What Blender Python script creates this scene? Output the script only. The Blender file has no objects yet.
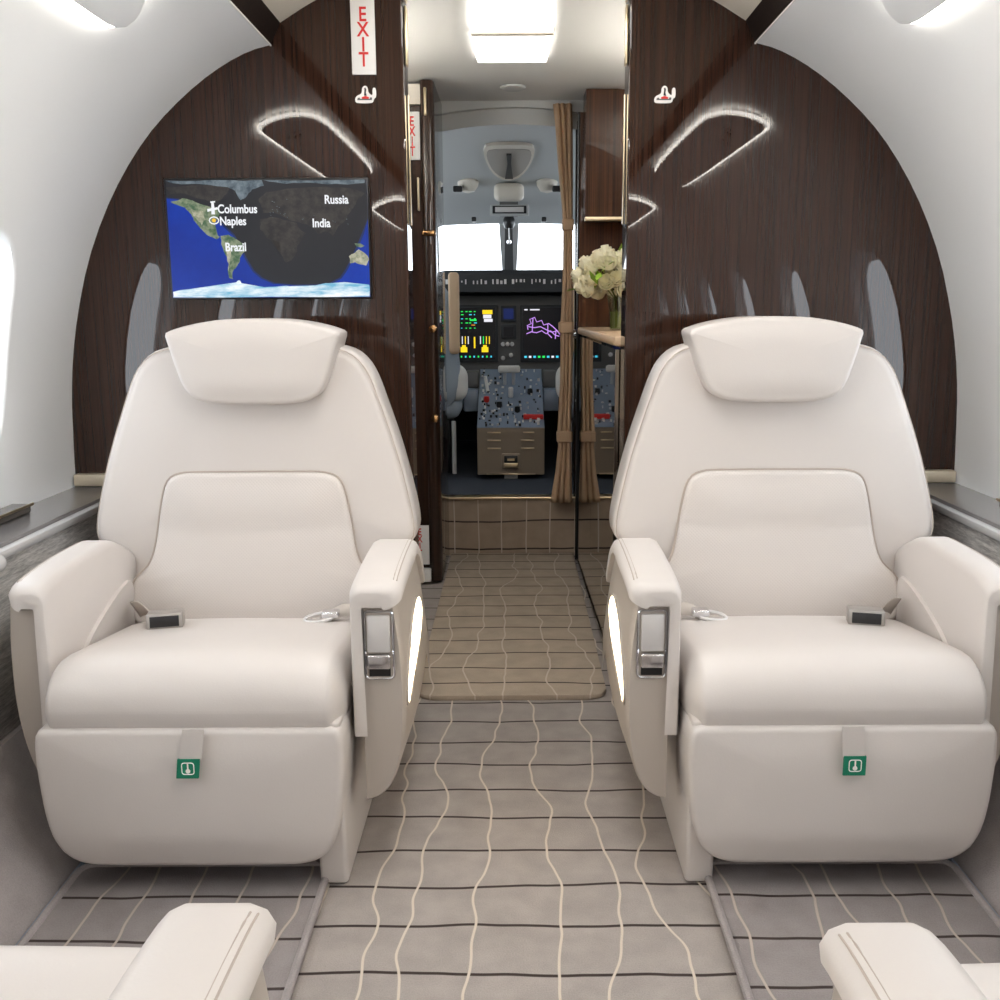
import bpy, bmesh, math, random
from math import sin, cos, pi, tan, atan, hypot, radians
from mathutils import Vector, Matrix
random.seed(7)
SC = bpy.context.scene
COL = SC.collection

# ------------------------------------------------------------------ camera
PITCH = atan(.192)
EYE = 1.0
ROLL = .0045
cam = bpy.data.cameras.new('camera')
cam.sensor_width = 36; cam.lens = 36.0          # 1000 px focal length
cam.shift_x = -.015
cam.clip_start = .02
co = bpy.data.objects.new('camera', cam); COL.objects.link(co)
co.matrix_world = Matrix.Translation((0, 0, EYE)) @ Matrix.Rotation(pi/2 - PITCH, 4, 'X') @ Matrix.Rotation(-ROLL, 4, 'Z')
SC.camera = co

# ------------------------------------------------------------------ world, exposure
W = bpy.data.worlds.new('daylight'); SC.world = W; W.use_nodes = True
bg = W.node_tree.nodes['Background']
bg.inputs[0].default_value = (.86, .93, 1, 1)
bg.inputs[1].default_value = 5.0
SC.view_settings.view_transform = 'Standard'
SC.view_settings.look = 'None'
SC.view_settings.gamma = 1
SC.view_settings.use_curve_mapping = False
SC.view_settings.exposure = 0.18
SC.cycles.max_bounces = 10
SC.cycles.diffuse_bounces = 5
SC.cycles.glossy_bounces = 5
SC.cycles.transparent_max_bounces = 8
SC.cycles.sample_clamp_indirect = 6
SC.cycles.caustics_reflective = False
SC.cycles.caustics_refractive = False

POD_GLOW = 14.0
CROWN_FILL = 7.0
VEST_LAMP = 4.0
SIDE_LAMP = 6.0
VEST_FILL = 95.0

def portal(loc, rot, sx, sy):
    l = bpy.data.lights.new('daylight_portal', 'AREA'); l.shape = 'RECTANGLE'; l.size = sx; l.size_y = sy
    l.cycles.is_portal = True
    o = bpy.data.objects.new('daylight_portal', l); COL.objects.link(o); o.location = loc; o.rotation_euler = rot

def area(name, loc, rot, sx, sy, power, colr):
    l = bpy.data.lights.new(name, 'AREA'); l.shape = 'RECTANGLE'; l.size = sx; l.size_y = sy
    l.energy = power; l.color = colr
    o = bpy.data.objects.new(name, l); COL.objects.link(o); o.location = loc; o.rotation_euler = rot
    return o

WIN_Y = [1.95, 1.11, .27, -.57, -1.41, -2.25]
for wy in WIN_Y:
    for s in (-1, 1):
        portal((s*1.16, wy, .92), (0, s*pi/2, 0), .54, .42)
portal((0, 5.75, 1.33), (-pi/2, 0, 0), 2.0, .5)

# ------------------------------------------------------------------ measuring helper
def P(px, py, Y):
    """world (x, z) of a photograph pixel at distance Y"""
    a, b = px-500, py-500
    a, b = a*cos(ROLL)-b*sin(ROLL), a*sin(ROLL)+b*cos(ROLL)
    dx = (a-15)/1000; dy = -b/1000
    d = (dx, cos(PITCH)+dy*sin(PITCH), -sin(PITCH)+dy*cos(PITCH))
    t = Y/d[1]
    return d[0]*t, EYE+d[2]*t

# ------------------------------------------------------------------ materials
def srgb(c):
    return tuple((x/255/12.92 if x/255 <= .04045 else ((x/255+.055)/1.055)**2.4) for x in c) + (1,)
def mat(name, col, rough=.5, metal=0, coat=0, emit=0, ecol=None, spec=.5, bump=0, bscale=200, coat_rough=.03):
    m = bpy.data.materials.new(name); m.use_nodes = True
    nt = m.node_tree; b = nt.nodes['Principled BSDF']
    b.inputs['Base Color'].default_value = col
    b.inputs['Roughness'].default_value = rough
    b.inputs['Metallic'].default_value = metal
    b.inputs['Coat Weight'].default_value = coat
    b.inputs['Coat Roughness'].default_value = coat_rough
    b.inputs['Specular IOR Level'].default_value = spec
    if emit:
        b.inputs['Emission Color'].default_value = ecol or col
        b.inputs['Emission Strength'].default_value = emit
    if bump:
        tc = nt.nodes.new('ShaderNodeTexCoord'); n = nt.nodes.new('ShaderNodeTexNoise'); bp = nt.nodes.new('ShaderNodeBump')
        n.inputs['Scale'].default_value = bscale; n.inputs['Detail'].default_value = 4
        nt.links.new(tc.outputs['Object'], n.inputs['Vector'])
        nt.links.new(n.outputs['Fac'], bp.inputs['Height'])
        bp.inputs['Strength'].default_value = bump; bp.inputs['Distance'].default_value = .002
        nt.links.new(bp.outputs['Normal'], b.inputs['Normal'])
    return m
def nd(nt, t, **kw):
    n = nt.nodes.new(t)
    for k, v in kw.items(): setattr(n, k, v)
    return n
def mth(nt, op, a, b=None, c=None):
    n = nt.nodes.new('ShaderNodeMath'); n.operation = op
    for i, v in enumerate((a, b, c)):
        if v is None: continue
        if isinstance(v, (int, float)): n.inputs[i].default_value = v
        else: nt.links.new(v, n.inputs[i])
    return n.outputs[0]

def wood(name, c0, c1, coat=1.0, freq=(70, 70, 1.2), seed=0, rough=.45):
    m = mat(name, c0, rough, coat=coat, coat_rough=.015, spec=0 if coat > .9 else .15)
    nt = m.node_tree; b = nt.nodes['Principled BSDF']
    tc = nd(nt, 'ShaderNodeTexCoord'); mp = nd(nt, 'ShaderNodeMapping')
    mp.inputs['Scale'].default_value = freq; mp.inputs['Location'].default_value = (seed, seed*2, 0)
    nt.links.new(tc.outputs['Object'], mp.inputs['Vector'])
    n1 = nd(nt, 'ShaderNodeTexNoise'); n1.inputs['Scale'].default_value = 1; n1.inputs['Detail'].default_value = 3
    n1.inputs['Distortion'].default_value = .15
    mp2 = nd(nt, 'ShaderNodeMapping'); mp2.inputs['Scale'].default_value = (freq[0]*4, freq[1]*4, freq[2]*3)
    nt.links.new(tc.outputs['Object'], mp2.inputs['Vector'])
    n2 = nd(nt, 'ShaderNodeTexNoise'); n2.inputs['Scale'].default_value = 1; n2.inputs['Detail'].default_value = 2
    nt.links.new(mp.outputs[0], n1.inputs['Vector']); nt.links.new(mp2.outputs[0], n2.inputs['Vector'])
    f = mth(nt, 'ADD', mth(nt, 'MULTIPLY', n1.outputs['Fac'], .6), mth(nt, 'MULTIPLY', n2.outputs['Fac'], .4))
    r = nd(nt, 'ShaderNodeValToRGB'); r.color_ramp.elements[0].position = .36; r.color_ramp.elements[1].position = .64
    r.color_ramp.elements[0].color = c0; r.color_ramp.elements[1].color = c1
    nt.links.new(f, r.inputs[0]); nt.links.new(r.outputs[0], b.inputs['Base Color'])
    return m

def carpet(name, base, vertical=False, ox=0, oy=0, lines=True, amp=1.0, sx=.098, dark_amp=.35, cream=(206, 194, 180)):
    m = mat(name, base, .95, spec=.1)
    nt = m.node_tree; b = nt.nodes['Principled BSDF']
    g = nd(nt, 'ShaderNodeNewGeometry'); sp = nd(nt, 'ShaderNodeSeparateXYZ'); nt.links.new(g.outputs['Position'], sp.inputs[0])
    x = mth(nt, 'ADD', sp.outputs[0], 10+ox); y = mth(nt, 'ADD', sp.outputs[2 if vertical else 1], 10+oy)
    n = nd(nt, 'ShaderNodeTexNoise'); n.inputs['Scale'].default_value = 16; n.inputs['Detail'].default_value = 6
    nt.links.new(g.outputs['Position'], n.inputs['Vector'])
    nf = nd(nt, 'ShaderNodeTexNoise'); nf.inputs['Scale'].default_value = 420; nf.inputs['Detail'].default_value = 2
    nt.links.new(g.outputs['Position'], nf.inputs['Vector'])
    v = mth(nt, 'ADD', mth(nt, 'MULTIPLY', mth(nt, 'SUBTRACT', n.outputs['Fac'], .5), .5), mth(nt, 'MULTIPLY', mth(nt, 'SUBTRACT', nf.outputs['Fac'], .5), .35))
    v = mth(nt, 'ADD', v, 1.0)
    bc = nd(nt, 'ShaderNodeVectorMath', operation='SCALE'); bc.inputs[0].default_value = base[:3]; nt.links.new(v, bc.inputs['Scale'])
    out = bc.outputs[0]
    def line(u, w, s, am, width, seed, colr, prev, f=2.2):
        cell = mth(nt, 'FLOOR', mth(nt, 'DIVIDE', u, s))
        cv = nd(nt, 'ShaderNodeCombineXYZ')
        nt.links.new(mth(nt, 'MULTIPLY', cell, 7.31), cv.inputs[0]); nt.links.new(mth(nt, 'MULTIPLY', w, f), cv.inputs[1]); cv.inputs[2].default_value = seed
        nn = nd(nt, 'ShaderNodeTexNoise'); nn.inputs['Scale'].default_value = 1; nn.inputs['Detail'].default_value = 2.5; nn.inputs['Roughness'].default_value = .55
        nt.links.new(cv.outputs[0], nn.inputs['Vector'])
        off = mth(nt, 'MULTIPLY', mth(nt, 'SUBTRACT', nn.outputs['Fac'], .5), am)
        off = mth(nt, 'MINIMUM', mth(nt, 'MAXIMUM', off, -.46), .46)
        c = mth(nt, 'MULTIPLY', mth(nt, 'ADD', mth(nt, 'ADD', cell, .5), off), s)
        d = mth(nt, 'ABSOLUTE', mth(nt, 'SUBTRACT', u, c))
        mr = nd(nt, 'ShaderNodeMapRange'); mr.inputs['From Min'].default_value = width*1.25; mr.inputs['From Max'].default_value = width*.7
        mr.inputs['To Min'].default_value = 0; mr.inputs['To Max'].default_value = 1
        nt.links.new(d, mr.inputs['Value'])
        mx = nd(nt, 'ShaderNodeMix', data_type='RGBA')
        nt.links.new(mr.outputs[0], mx.inputs[0]); nt.links.new(prev, mx.inputs[6]); mx.inputs[7].default_value = srgb(colr)
        return mx.outputs[2]
    if lines:
        out = line(y, x, .119, dark_amp, .0034, 3.1, (66, 57, 54), out, 3.0)
        out = line(x, y, sx, 2.1*amp, .0022, 8.7, cream, out)
    nt.links.new(out, b.inputs['Base Color'])
    bp = nd(nt, 'ShaderNodeBump'); bp.inputs['Strength'].default_value = .5; bp.inputs['Distance'].default_value = .003
    nt.links.new(nf.outputs['Fac'], bp.inputs['Height']); nt.links.new(bp.outputs[0], b.inputs['Normal'])
    return m

def leather(name, col, rough=.42, weave=False):
    m = mat(name, col, rough, spec=.4, bump=0)
    nt = m.node_tree; b = nt.nodes['Principled BSDF']
    tc = nd(nt, 'ShaderNodeTexCoord'); bp = nd(nt, 'ShaderNodeBump')
    if weave:
        sp = nd(nt, 'ShaderNodeSeparateXYZ'); nt.links.new(tc.outputs['Object'], sp.inputs[0])
        s = mth(nt, 'SINE', mth(nt, 'MULTIPLY', sp.outputs[0], 900)); t = mth(nt, 'SINE', mth(nt, 'MULTIPLY', sp.outputs[2], 900))
        h = mth(nt, 'MULTIPLY', s, t); bp.inputs['Distance'].default_value = .0004; bp.inputs['Strength'].default_value = .3
        nt.links.new(h, bp.inputs['Height'])
        r = nd(nt, 'ShaderNodeMapRange'); r.inputs['From Min'].default_value = -.2; r.inputs['From Max'].default_value = -.9; nt.links.new(h, r.inputs['Value'])
        mx = nd(nt, 'ShaderNodeMix', data_type='RGBA'); nt.links.new(r.outputs[0], mx.inputs[0])
        mx.inputs[6].default_value = col; mx.inputs[7].default_value = tuple(c*.93 for c in col[:3])+(1,)
        nt.links.new(mx.outputs[2], b.inputs['Base Color'])
    else:
        n = nd(nt, 'ShaderNodeTexNoise'); n.inputs['Scale'].default_value = 350; n.inputs['Detail'].default_value = 3
        n2 = nd(nt, 'ShaderNodeTexNoise'); n2.inputs['Scale'].default_value = 5; n2.inputs['Detail'].default_value = 2
        nt.links.new(tc.outputs['Object'], n.inputs['Vector']); nt.links.new(tc.outputs['Object'], n2.inputs['Vector'])
        h = mth(nt, 'ADD', mth(nt, 'MULTIPLY', n.outputs['Fac'], .06), mth(nt, 'MULTIPLY', n2.outputs['Fac'], 1.6))
        bp.inputs['Distance'].default_value = .006; bp.inputs['Strength'].default_value = .5
        nt.links.new(h, bp.inputs['Height'])
    nt.links.new(bp.outputs[0], b.inputs['Normal'])
    return m

def glass(name, tint=(1, 1, 1, 1), refl=.06):
    m = bpy.data.materials.new(name); m.use_nodes = True; nt = m.node_tree; nt.nodes.clear()
    o = nd(nt, 'ShaderNodeOutputMaterial'); t = nd(nt, 'ShaderNodeBsdfTransparent'); g = nd(nt, 'ShaderNodeBsdfGlossy'); mx = nd(nt, 'ShaderNodeMixShader')
    t.inputs[0].default_value = tint; g.inputs['Roughness'].default_value = .02; mx.inputs[0].default_value = refl
    nt.links.new(t.outputs[0], mx.inputs[1]); nt.links.new(g.outputs[0], mx.inputs[2]); nt.links.new(mx.outputs[0], o.inputs[0])
    return m

M = {}
M['white_wall'] = mat('white_wall', srgb((247, 248, 248)), .6, spec=.3)
M['vest_white'] = mat('vestibule_white', srgb((226, 226, 224)), .6, spec=.3)
M['cream_panel'] = mat('cream_panel', srgb((226, 218, 204)), .5)
M['leather'] = leather('cream_leather', srgb((207, 200.5, 196)))
M['leather_weave'] = leather('perforated_leather', srgb((207, 200, 195)), .5, True)
M['leather_grey'] = leather('greige_leather', srgb((186, 178, 171)), .5)
M['shell'] = mat('seat_shell', srgb((176, 167, 158)), .45, bump=.1)
M['seam'] = mat('seam_thread', srgb((180, 168, 158)), .8)
M['wood'] = wood('dark_glossy_wood', srgb((35, 20, 13)), srgb((58, 36, 26)), freq=(130, 130, .9))
M['wood_warm'] = wood('dark_brown_wood', srgb((40, 23, 14)), srgb((80, 48, 28)), coat=.6, seed=3)
M['wood_closet'] = wood('closet_dark_wood', srgb((26, 15, 10)), srgb((54, 33, 21)), coat=.8, seed=4)
M['wood_black'] = wood('near_black_wood', srgb((22, 14, 11)), srgb((38, 25, 19)), seed=5)
M['fascia'] = wood('matte_dark_wood', srgb((22, 14, 11)), srgb((34, 23, 18)), coat=0, seed=5, rough=.6)
M['veneer'] = wood('grey_veneer', srgb((150, 148, 146)), srgb((214, 211, 207)), coat=.1, freq=(120, 16, 170), seed=2)
M['ledge'] = mat('ledge_lacquer', srgb((140, 136, 135)), .3, metal=.3, coat=.6)
M['brass'] = mat('satin_brass', srgb((208, 190, 158)), .28, metal=1)
M['pale_brass'] = mat('pale_brass', srgb((222, 210, 188)), .35, metal=.45)
M['dark_lid'] = mat('dark_lid', srgb((82, 76, 73)), .3, coat=.5)
M['gold'] = mat('gold', srgb((205, 160, 110)), .2, metal=1)
M['chrome'] = mat('chrome', srgb((225, 225, 228)), .12, metal=1)
M['satin'] = mat('satin_metal', srgb((215, 213, 212)), .4, metal=.35)
M['buckle'] = mat('buckle_metal', srgb((168, 163, 158)), .35, metal=.5)
M['strap'] = mat('belt_webbing', srgb((186, 178, 170)), .8)
M['black'] = mat('black_plastic', srgb((18, 18, 20)), .35)
M['mirror'] = mat('smoked_mirror', srgb((176, 168, 160)), .02, metal=1)
M['carpet'] = carpet('aisle_carpet', srgb((162, 154, 149)))
M['carpet_mat'] = carpet('mat_carpet', srgb((146, 139, 138)), ox=.03, oy=.05, sx=.085, cream=(184, 170, 160))
M['carpet_plain'] = carpet('plain_carpet', srgb((158, 151, 150)), lines=False)
M['carpet_entry'] = carpet('entry_carpet', srgb((182, 167, 150)), ox=.06, oy=.02)
M['carpet_riser'] = carpet('riser_carpet', srgb((168, 150, 132)), vertical=True, oy=.03, amp=.12)
M['dark_floor'] = mat('dark_blue_carpet', srgb((50, 55, 64)), .95, bump=.5)
M['recess'] = mat('hatch_recess', srgb((170, 162, 152)), .5)
M['red'] = mat('sign_red', srgb((214, 40, 34)), .5)
M['sign_white'] = mat('sign_white', srgb((240, 238, 234)), .45)
M['green'] = mat('tab_green', srgb((10, 122, 92)), .6)
M['cockpit_lining'] = mat('cockpit_lining', srgb((196, 198, 197)), .7)
M['cockpit_dark'] = mat('cockpit_dark', srgb((46, 48, 50)), .6)
M['cockpit_panel'] = mat('cockpit_panel', srgb((96, 95, 93)), .5)
M['console_brown'] = mat('console_brown', srgb((146, 130, 112)), .45)
M['console_top'] = mat('console_top', srgb((128, 140, 156)), .4)
M['sheepskin'] = mat('blue_grey_sheepskin', srgb((150, 160, 170)), .95, bump=1, bscale=120)
M['sheepskin_white'] = mat('white_sheepskin', srgb((225, 222, 215)), .95, bump=1, bscale=120)
M['tan'] = mat('tan_leather', srgb((205, 175, 142)), .5)
M['glass'] = glass('window_glass')
M['vase_glass'] = glass('vase_glass', (.92, .95, .88, 1), .15)
M['curtain'] = mat('tan_curtain', srgb((186, 156, 126)), .8, bump=.2)
M['strip'] = mat('warm_led', (1, .9, .72, 1), .5, emit=POD_GLOW, ecol=(1, .96, .90, 1))
M['crown_fill'] = mat('cabin_fill', (1, 1, 1, 1), .5, emit=CROWN_FILL, ecol=(1, .98, .96, 1))
M['vest_lamp'] = mat('vestibule_ceiling_led', (1, 1, 1, 1), .5, emit=VEST_LAMP, ecol=(1, .96, .88, 1))
M['vest_fill'] = mat('vest_fill', (1, 1, 1, 1), .5, emit=VEST_FILL, ecol=(1, .94, .84, 1))
M['side_lamp'] = mat('seat_side_lamp', (1, .9, .7, 1), .5, emit=SIDE_LAMP, ecol=(1, .82, .56, 1))
M['petal'] = mat('cream_petals', srgb((254, 248, 222)), .6)
M['leaf'] = mat('green_leaf', srgb((150, 185, 60)), .5)
M['stem'] = mat('stem', srgb((110, 120, 50)), .6)
def emat(name, c, e=1.0): return mat(name, (0, 0, 0, 1), .3, emit=e, ecol=srgb(c), spec=.3)

# ------------------------------------------------------------------ mesh helpers
class MB:
    def __init__(s, mirror=False): s.bm = bmesh.new(); s.mats = []; s.mir = mirror
    def mi(s, m):
        if m not in s.mats: s.mats.append(m)
        return s.mats.index(m)
    def add(s, b2, m):
        i = s.mi(m)
        for f in b2.faces: f.material_index = i; f.smooth = True
        if s.mir:
            for v in b2.verts: v.co.x *= -1
            bmesh.ops.reverse_faces(b2, faces=b2.faces[:])
        me = bpy.data.meshes.new('t'); b2.to_mesh(me); b2.free(); s.bm.from_mesh(me); bpy.data.meshes.remove(me)
        return s
    def box(s, x0, x1, y0, y1, z0, z1, m, r=0, seg=2, rot=None, fn=None):
        b = bmesh.new(); bmesh.ops.create_cube(b, size=1)
        for v in b.verts: v.co = Vector((v.co.x*(x1-x0), v.co.y*(y1-y0), v.co.z*(z1-z0)))
        if r: bmesh.ops.bevel(b, geom=b.edges[:], offset=r, segments=seg, profile=.5, affect='EDGES')
        c = Vector(((x0+x1)/2, (y0+y1)/2, (z0+z1)/2))
        for v in b.verts:
            p = v.co if rot is None else rot @ v.co
            v.co = p + c
            if fn: v.co = Vector(fn(*v.co))
        return s.add(b, m)
    def soft(s, x0, x1, y0, y1, z0, z1, rv, m, fn=None, n=9):
        """box with generous, possibly different, corner radii"""
        if isinstance(rv, (int, float)): rv = (rv, rv, rv)
        h = ((x1-x0)/2, (y1-y0)/2, (z1-z0)/2); c = ((x0+x1)/2, (y0+y1)/2, (z0+z1)/2)
        rv = [min(a, b*.999) for a, b in zip(rv, h)]
        def samp(k):
            a = h[k]; i = a-rv[k]
            e = [i + rv[k]*sin(t/6*pi/2) for t in range(7)]
            mid = [i*(-1+2*j/n) for j in range(1, n)]
            # tangent-like spacing
            return [-q for q in reversed(e)] + mid + e
        S = [samp(k) for k in range(3)]
        b = bmesh.new(); cache = {}
        def vert(p):
            key = tuple(round(q, 6) for q in p)
            if key not in cache:
                q = []; d = []
                for k in range(3):
                    i = h[k]-rv[k]; inn = max(-i, min(i, p[k])); q.append(inn); d.append((p[k]-inn)/max(rv[k], 1e-6))
                L = max(1e-9, math.sqrt(sum(e*e for e in d)))
                pos = [q[k] + d[k]/L*rv[k] + c[k] for k in range(3)]
                if fn: pos = fn(*pos)
                cache[key] = b.verts.new(pos)
            return cache[key]
        for ax in range(3):
            u, v = [(1, 2), (2, 0), (0, 1)][ax]
            for sg in (-1, 1):
                for i in range(len(S[u])-1):
                    for j in range(len(S[v])-1):
                        pts = []
                        for (a, e) in ((i, j), (i+1, j), (i+1, j+1), (i, j+1)):
                            p = [0, 0, 0]; p[ax] = sg*h[ax]; p[u] = S[u][a]; p[v] = S[v][e]; pts.append(vert(p))
                        if sg < 0: pts.reverse()
                        if len(set(pts)) >= 3:
                            try: b.faces.new([q for k_, q in enumerate(pts) if q not in pts[:k_]])
                            except ValueError: pass
        return s.add(b, m)
    def prism(s, pts, fn, a, c, m, r=0, seg=2, caps=True):
        """closed outline pts (u,v), extruded w from a to c; fn(u,v,w)->xyz"""
        b = bmesh.new(); n = len(pts)
        lo = [b.verts.new(Vector((p[0], p[1], a))) for p in pts]; hi = [b.verts.new(Vector((p[0], p[1], c))) for p in pts]
        for i in range(n): b.faces.new((lo[i], lo[(i+1) % n], hi[(i+1) % n], hi[i]))
        if caps: b.faces.new(hi); b.faces.new(lo[::-1])
        if r:
            ed = [e for e in b.edges if (e.verts[0] in lo) == (e.verts[1] in lo)]
            bmesh.ops.bevel(b, geom=ed, offset=r, segments=seg, profile=.5, affect='EDGES')
        if fn:
            for v in b.verts: v.co = Vector(fn(*v.co))
        bmesh.ops.recalc_face_normals(b, faces=b.faces[:])
        return s.add(b, m)
    def pillow(s, pts, fn, T, r, bulge, m, rings=12, seg=5):
        """cushion: outline (u,v) ccw, thickness T behind, rounded rim r, front bulge; fn(u,v,w) w = towards viewer"""
        if sum(pts[i-1][0]*pts[i][1]-pts[i][0]*pts[i-1][1] for i in range(len(pts))) < 0: pts = pts[::-1]
        b = bmesh.new(); n = len(pts)
        nr = []
        for i in range(n):
            p0 = pts[i-1]; p1 = pts[(i+1) % n]; t = (p1[0]-p0[0], p1[1]-p0[1]); L = max(hypot(*t), 1e-9)
            nr.append((t[1]/L, -t[0]/L))
        cx = sum(p[0] for p in pts)/n; cy = (max(p[1] for p in pts)+min(p[1] for p in pts))/2
        R = []
        R.append([(p[0]-q[0]*r, p[1]-q[1]*r, -T) for p, q in zip(pts, nr)])
        R.append([(p[0], p[1], -T+r) for p in pts])
        for k in range(seg+1):
            a = k/seg*pi/2
            R.append([(p[0]-q[0]*r*(1-cos(a)), p[1]-q[1]*r*(1-cos(a)), -r + r*sin(a)) for p, q in zip(pts, nr)])
        base = R[-1]; hu = max(abs(p[0]-cx) for p in pts); hv = max(abs(p[1]-cy) for p in pts)
        for k in range(1, rings):
            t = 1-k/rings
            R.append([(cx+(p[0]-cx)*t, cy+(p[1]-cy)*t, bulge*(1-min(1, abs(p[0]-cx)*t/hu)**6)*(1-min(1, abs(p[1]-cy)*t/hv)**6)*(1-t**4)) for p in base])
        V = [[b.verts.new(fn(*p)) for p in ring] for ring in R]
        for a_, c_ in zip(V, V[1:]):
            for i in range(n): b.faces.new((a_[i], a_[(i+1) % n], c_[(i+1) % n], c_[i]))
        ce = b.verts.new(fn(cx, cy, bulge))
        for i in range(n): b.faces.new((V[-1][i], V[-1][(i+1) % n], ce))
        b.faces.new(V[0][::-1])
        bmesh.ops.recalc_face_normals(b, faces=b.faces[:])
        return s.add(b, m)
    def tube(s, path, r, m, n=8, closed=False, caps=True):
        b = bmesh.new(); P_ = [Vector(p) for p in path]; N = len(P_); rings = []
        up = Vector((0, 0, 1)); prev = None
        for i, p in enumerate(P_):
            if closed: t = P_[(i+1) % N]-P_[i-1]
            else: t = P_[min(i+1, N-1)]-P_[max(i-1, 0)]
            t.normalize()
            if prev is None:
                a = t.cross(up) if abs(t.z) < .95 else t.cross(Vector((1, 0, 0)))
            else: a = prev - t*prev.dot(t)
            a.normalize(); prev = a; c = t.cross(a)
            rr = r[i] if isinstance(r, (list, tuple)) else r
            rings.append([b.verts.new(p + a*cos(2*pi*k/n)*rr + c*sin(2*pi*k/n)*rr) for k in range(n)])
        M_ = N if closed else N-1
        for i in range(M_):
            A, B = rings[i], rings[(i+1) % N]
            for k in range(n): b.faces.new((A[k], A[(k+1) % n], B[(k+1) % n], B[k]))
        if not closed and caps: b.faces.new(rings[0][::-1]); b.faces.new(rings[-1])
        bmesh.ops.recalc_face_normals(b, faces=b.faces[:])
        return s.add(b, m)
    def lathe(s, prof, c, m, n=24, axis='z'):
        b = bmesh.new(); rings = []
        for (r, h) in prof:
            ring = []
            for k in range(n):
                a = 2*pi*k/n; x, y = r*cos(a), r*sin(a)
                p = (x, y, h) if axis == 'z' else ((x, h, y) if axis == 'y' else (h, x, y))
                ring.append(b.verts.new(Vector(p)+Vector(c)))
            rings.append(ring)
        for A, B in zip(rings, rings[1:]):
            for k in range(n): b.faces.new((A[k], A[(k+1) % n], B[(k+1) % n], B[k]))
        b.faces.new(rings[0]); b.faces.new(rings[-1])
        bmesh.ops.recalc_face_normals(b, faces=b.faces[:])
        return s.add(b, m)
    def quad(s, ps, m):
        b = bmesh.new(); b.faces.new([b.verts.new(p) for p in ps]); return s.add(b, m)
    def grid(s, fn, nu, nv, m):
        b = bmesh.new(); V = [[b.verts.new(fn(i/nu, j/nv)) for j in range(nv+1)] for i in range(nu+1)]
        for i in range(nu):
            for j in range(nv): b.faces.new((V[i][j], V[i+1][j], V[i+1][j+1], V[i][j+1]))
        return s.add(b, m)
    def build(s, name, parent=None, origin=None, sharp=35):
        me = bpy.data.meshes.new(name); s.bm.to_mesh(me); s.bm.free()
        for m in s.mats: me.materials.append(m)
        me.set_sharp_from_angle(angle=radians(sharp))
        o = bpy.data.objects.new(name, me); COL.objects.link(o)
        if parent: o.parent = parent
        if origin is not None:
            me.transform(Matrix.Translation(-Vector(origin))); o.location = origin
        return o

def tag(o, label=None, cat=None, group=None, kind=None):
    if label: o['label'] = label
    if cat: o['category'] = cat
    if group: o['group'] = group
    if kind: o['kind'] = kind
    return o
def thing(name, label, cat, loc=(0, 0, 0), group=None):
    o = bpy.data.objects.new(name, None); COL.objects.link(o); o.location = loc; o.empty_display_size = .05
    return tag(o, label, cat, group)
def struct(o): o['kind'] = 'structure'; return o
def copy_tree(o, parent=None):
    c = o.copy(); COL.objects.link(c); c.parent = parent
    for ch in list(o.children): copy_tree(ch, c)
    return c
def rel(parent):                       # builds children in the parent's local frame
    L = parent.location
    return lambda x, y, z: (x-L.x, y-L.y, z-L.z)
def chaikin(pts, k=2, closed=True):
    for _ in range(k):
        q = []; n = len(pts)
        for i in range(n if closed else n-1):
            a, b = pts[i], pts[(i+1) % n]
            q.append((a[0]*.75+b[0]*.25, a[1]*.75+b[1]*.25)); q.append((a[0]*.25+b[0]*.75, a[1]*.25+b[1]*.75))
        if not closed: q = [pts[0]]+q+[pts[-1]]
        pts = q
    return pts
def rrect(u0, u1, v0, v1, r, n=5):
    o = []
    for (cx, cy, a0) in ((u1-r, v0+r, -pi/2), (u1-r, v1-r, 0), (u0+r, v1-r, pi/2), (u0+r, v0+r, pi)):
        for k in range(n+1):
            a = a0+k/n*pi/2; o.append((cx+r*cos(a), cy+r*sin(a)))
    return o
def resamp(pts, n):
    N = len(pts); L = [0]
    for i in range(N): a, b = pts[i], pts[(i+1) % N]; L.append(L[-1]+hypot(b[0]-a[0], b[1]-a[1]))
    out = []; j = 0
    for k in range(n):
        t = L[-1]*k/n
        while L[j+1] < t: j += 1
        f = (t-L[j])/max(L[j+1]-L[j], 1e-9); a, b = pts[j], pts[(j+1) % N]
        out.append((a[0]+(b[0]-a[0])*f, a[1]+(b[1]-a[1])*f))
    return out
def text(name, body, size, fn_rot, loc, m, parent, sx=1.0, bold=0.0, spacing=1.0, align='CENTER', extr=.0004):
    cu = bpy.data.curves.new(name, 'FONT'); cu.body = body; cu.size = size; cu.align_x = align; cu.align_y = 'CENTER'
    cu.offset = bold; cu.extrude = extr; cu.space_line = spacing
    t = bpy.data.objects.new(name, cu); COL.objects.link(t)
    bpy.context.view_layer.update()
    me = bpy.data.meshes.new_from_object(t.evaluated_get(bpy.context.evaluated_depsgraph_get()))
    bpy.data.objects.remove(t)
    me.transform(Matrix.Scale(sx, 4, (1, 0, 0))); me.transform(fn_rot)
    me.materials.clear(); me.materials.append(m)
    o = bpy.data.objects.new(name, me); COL.objects.link(o); o.location = loc
    if parent: o.parent = parent; o.location = Vector(loc)-parent.location
    return o
FACE_AFT = Matrix.Rotation(pi/2, 4, 'X')

# ================================================================== STRUCTURE
BY = 2.47           # bulkhead face
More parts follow.
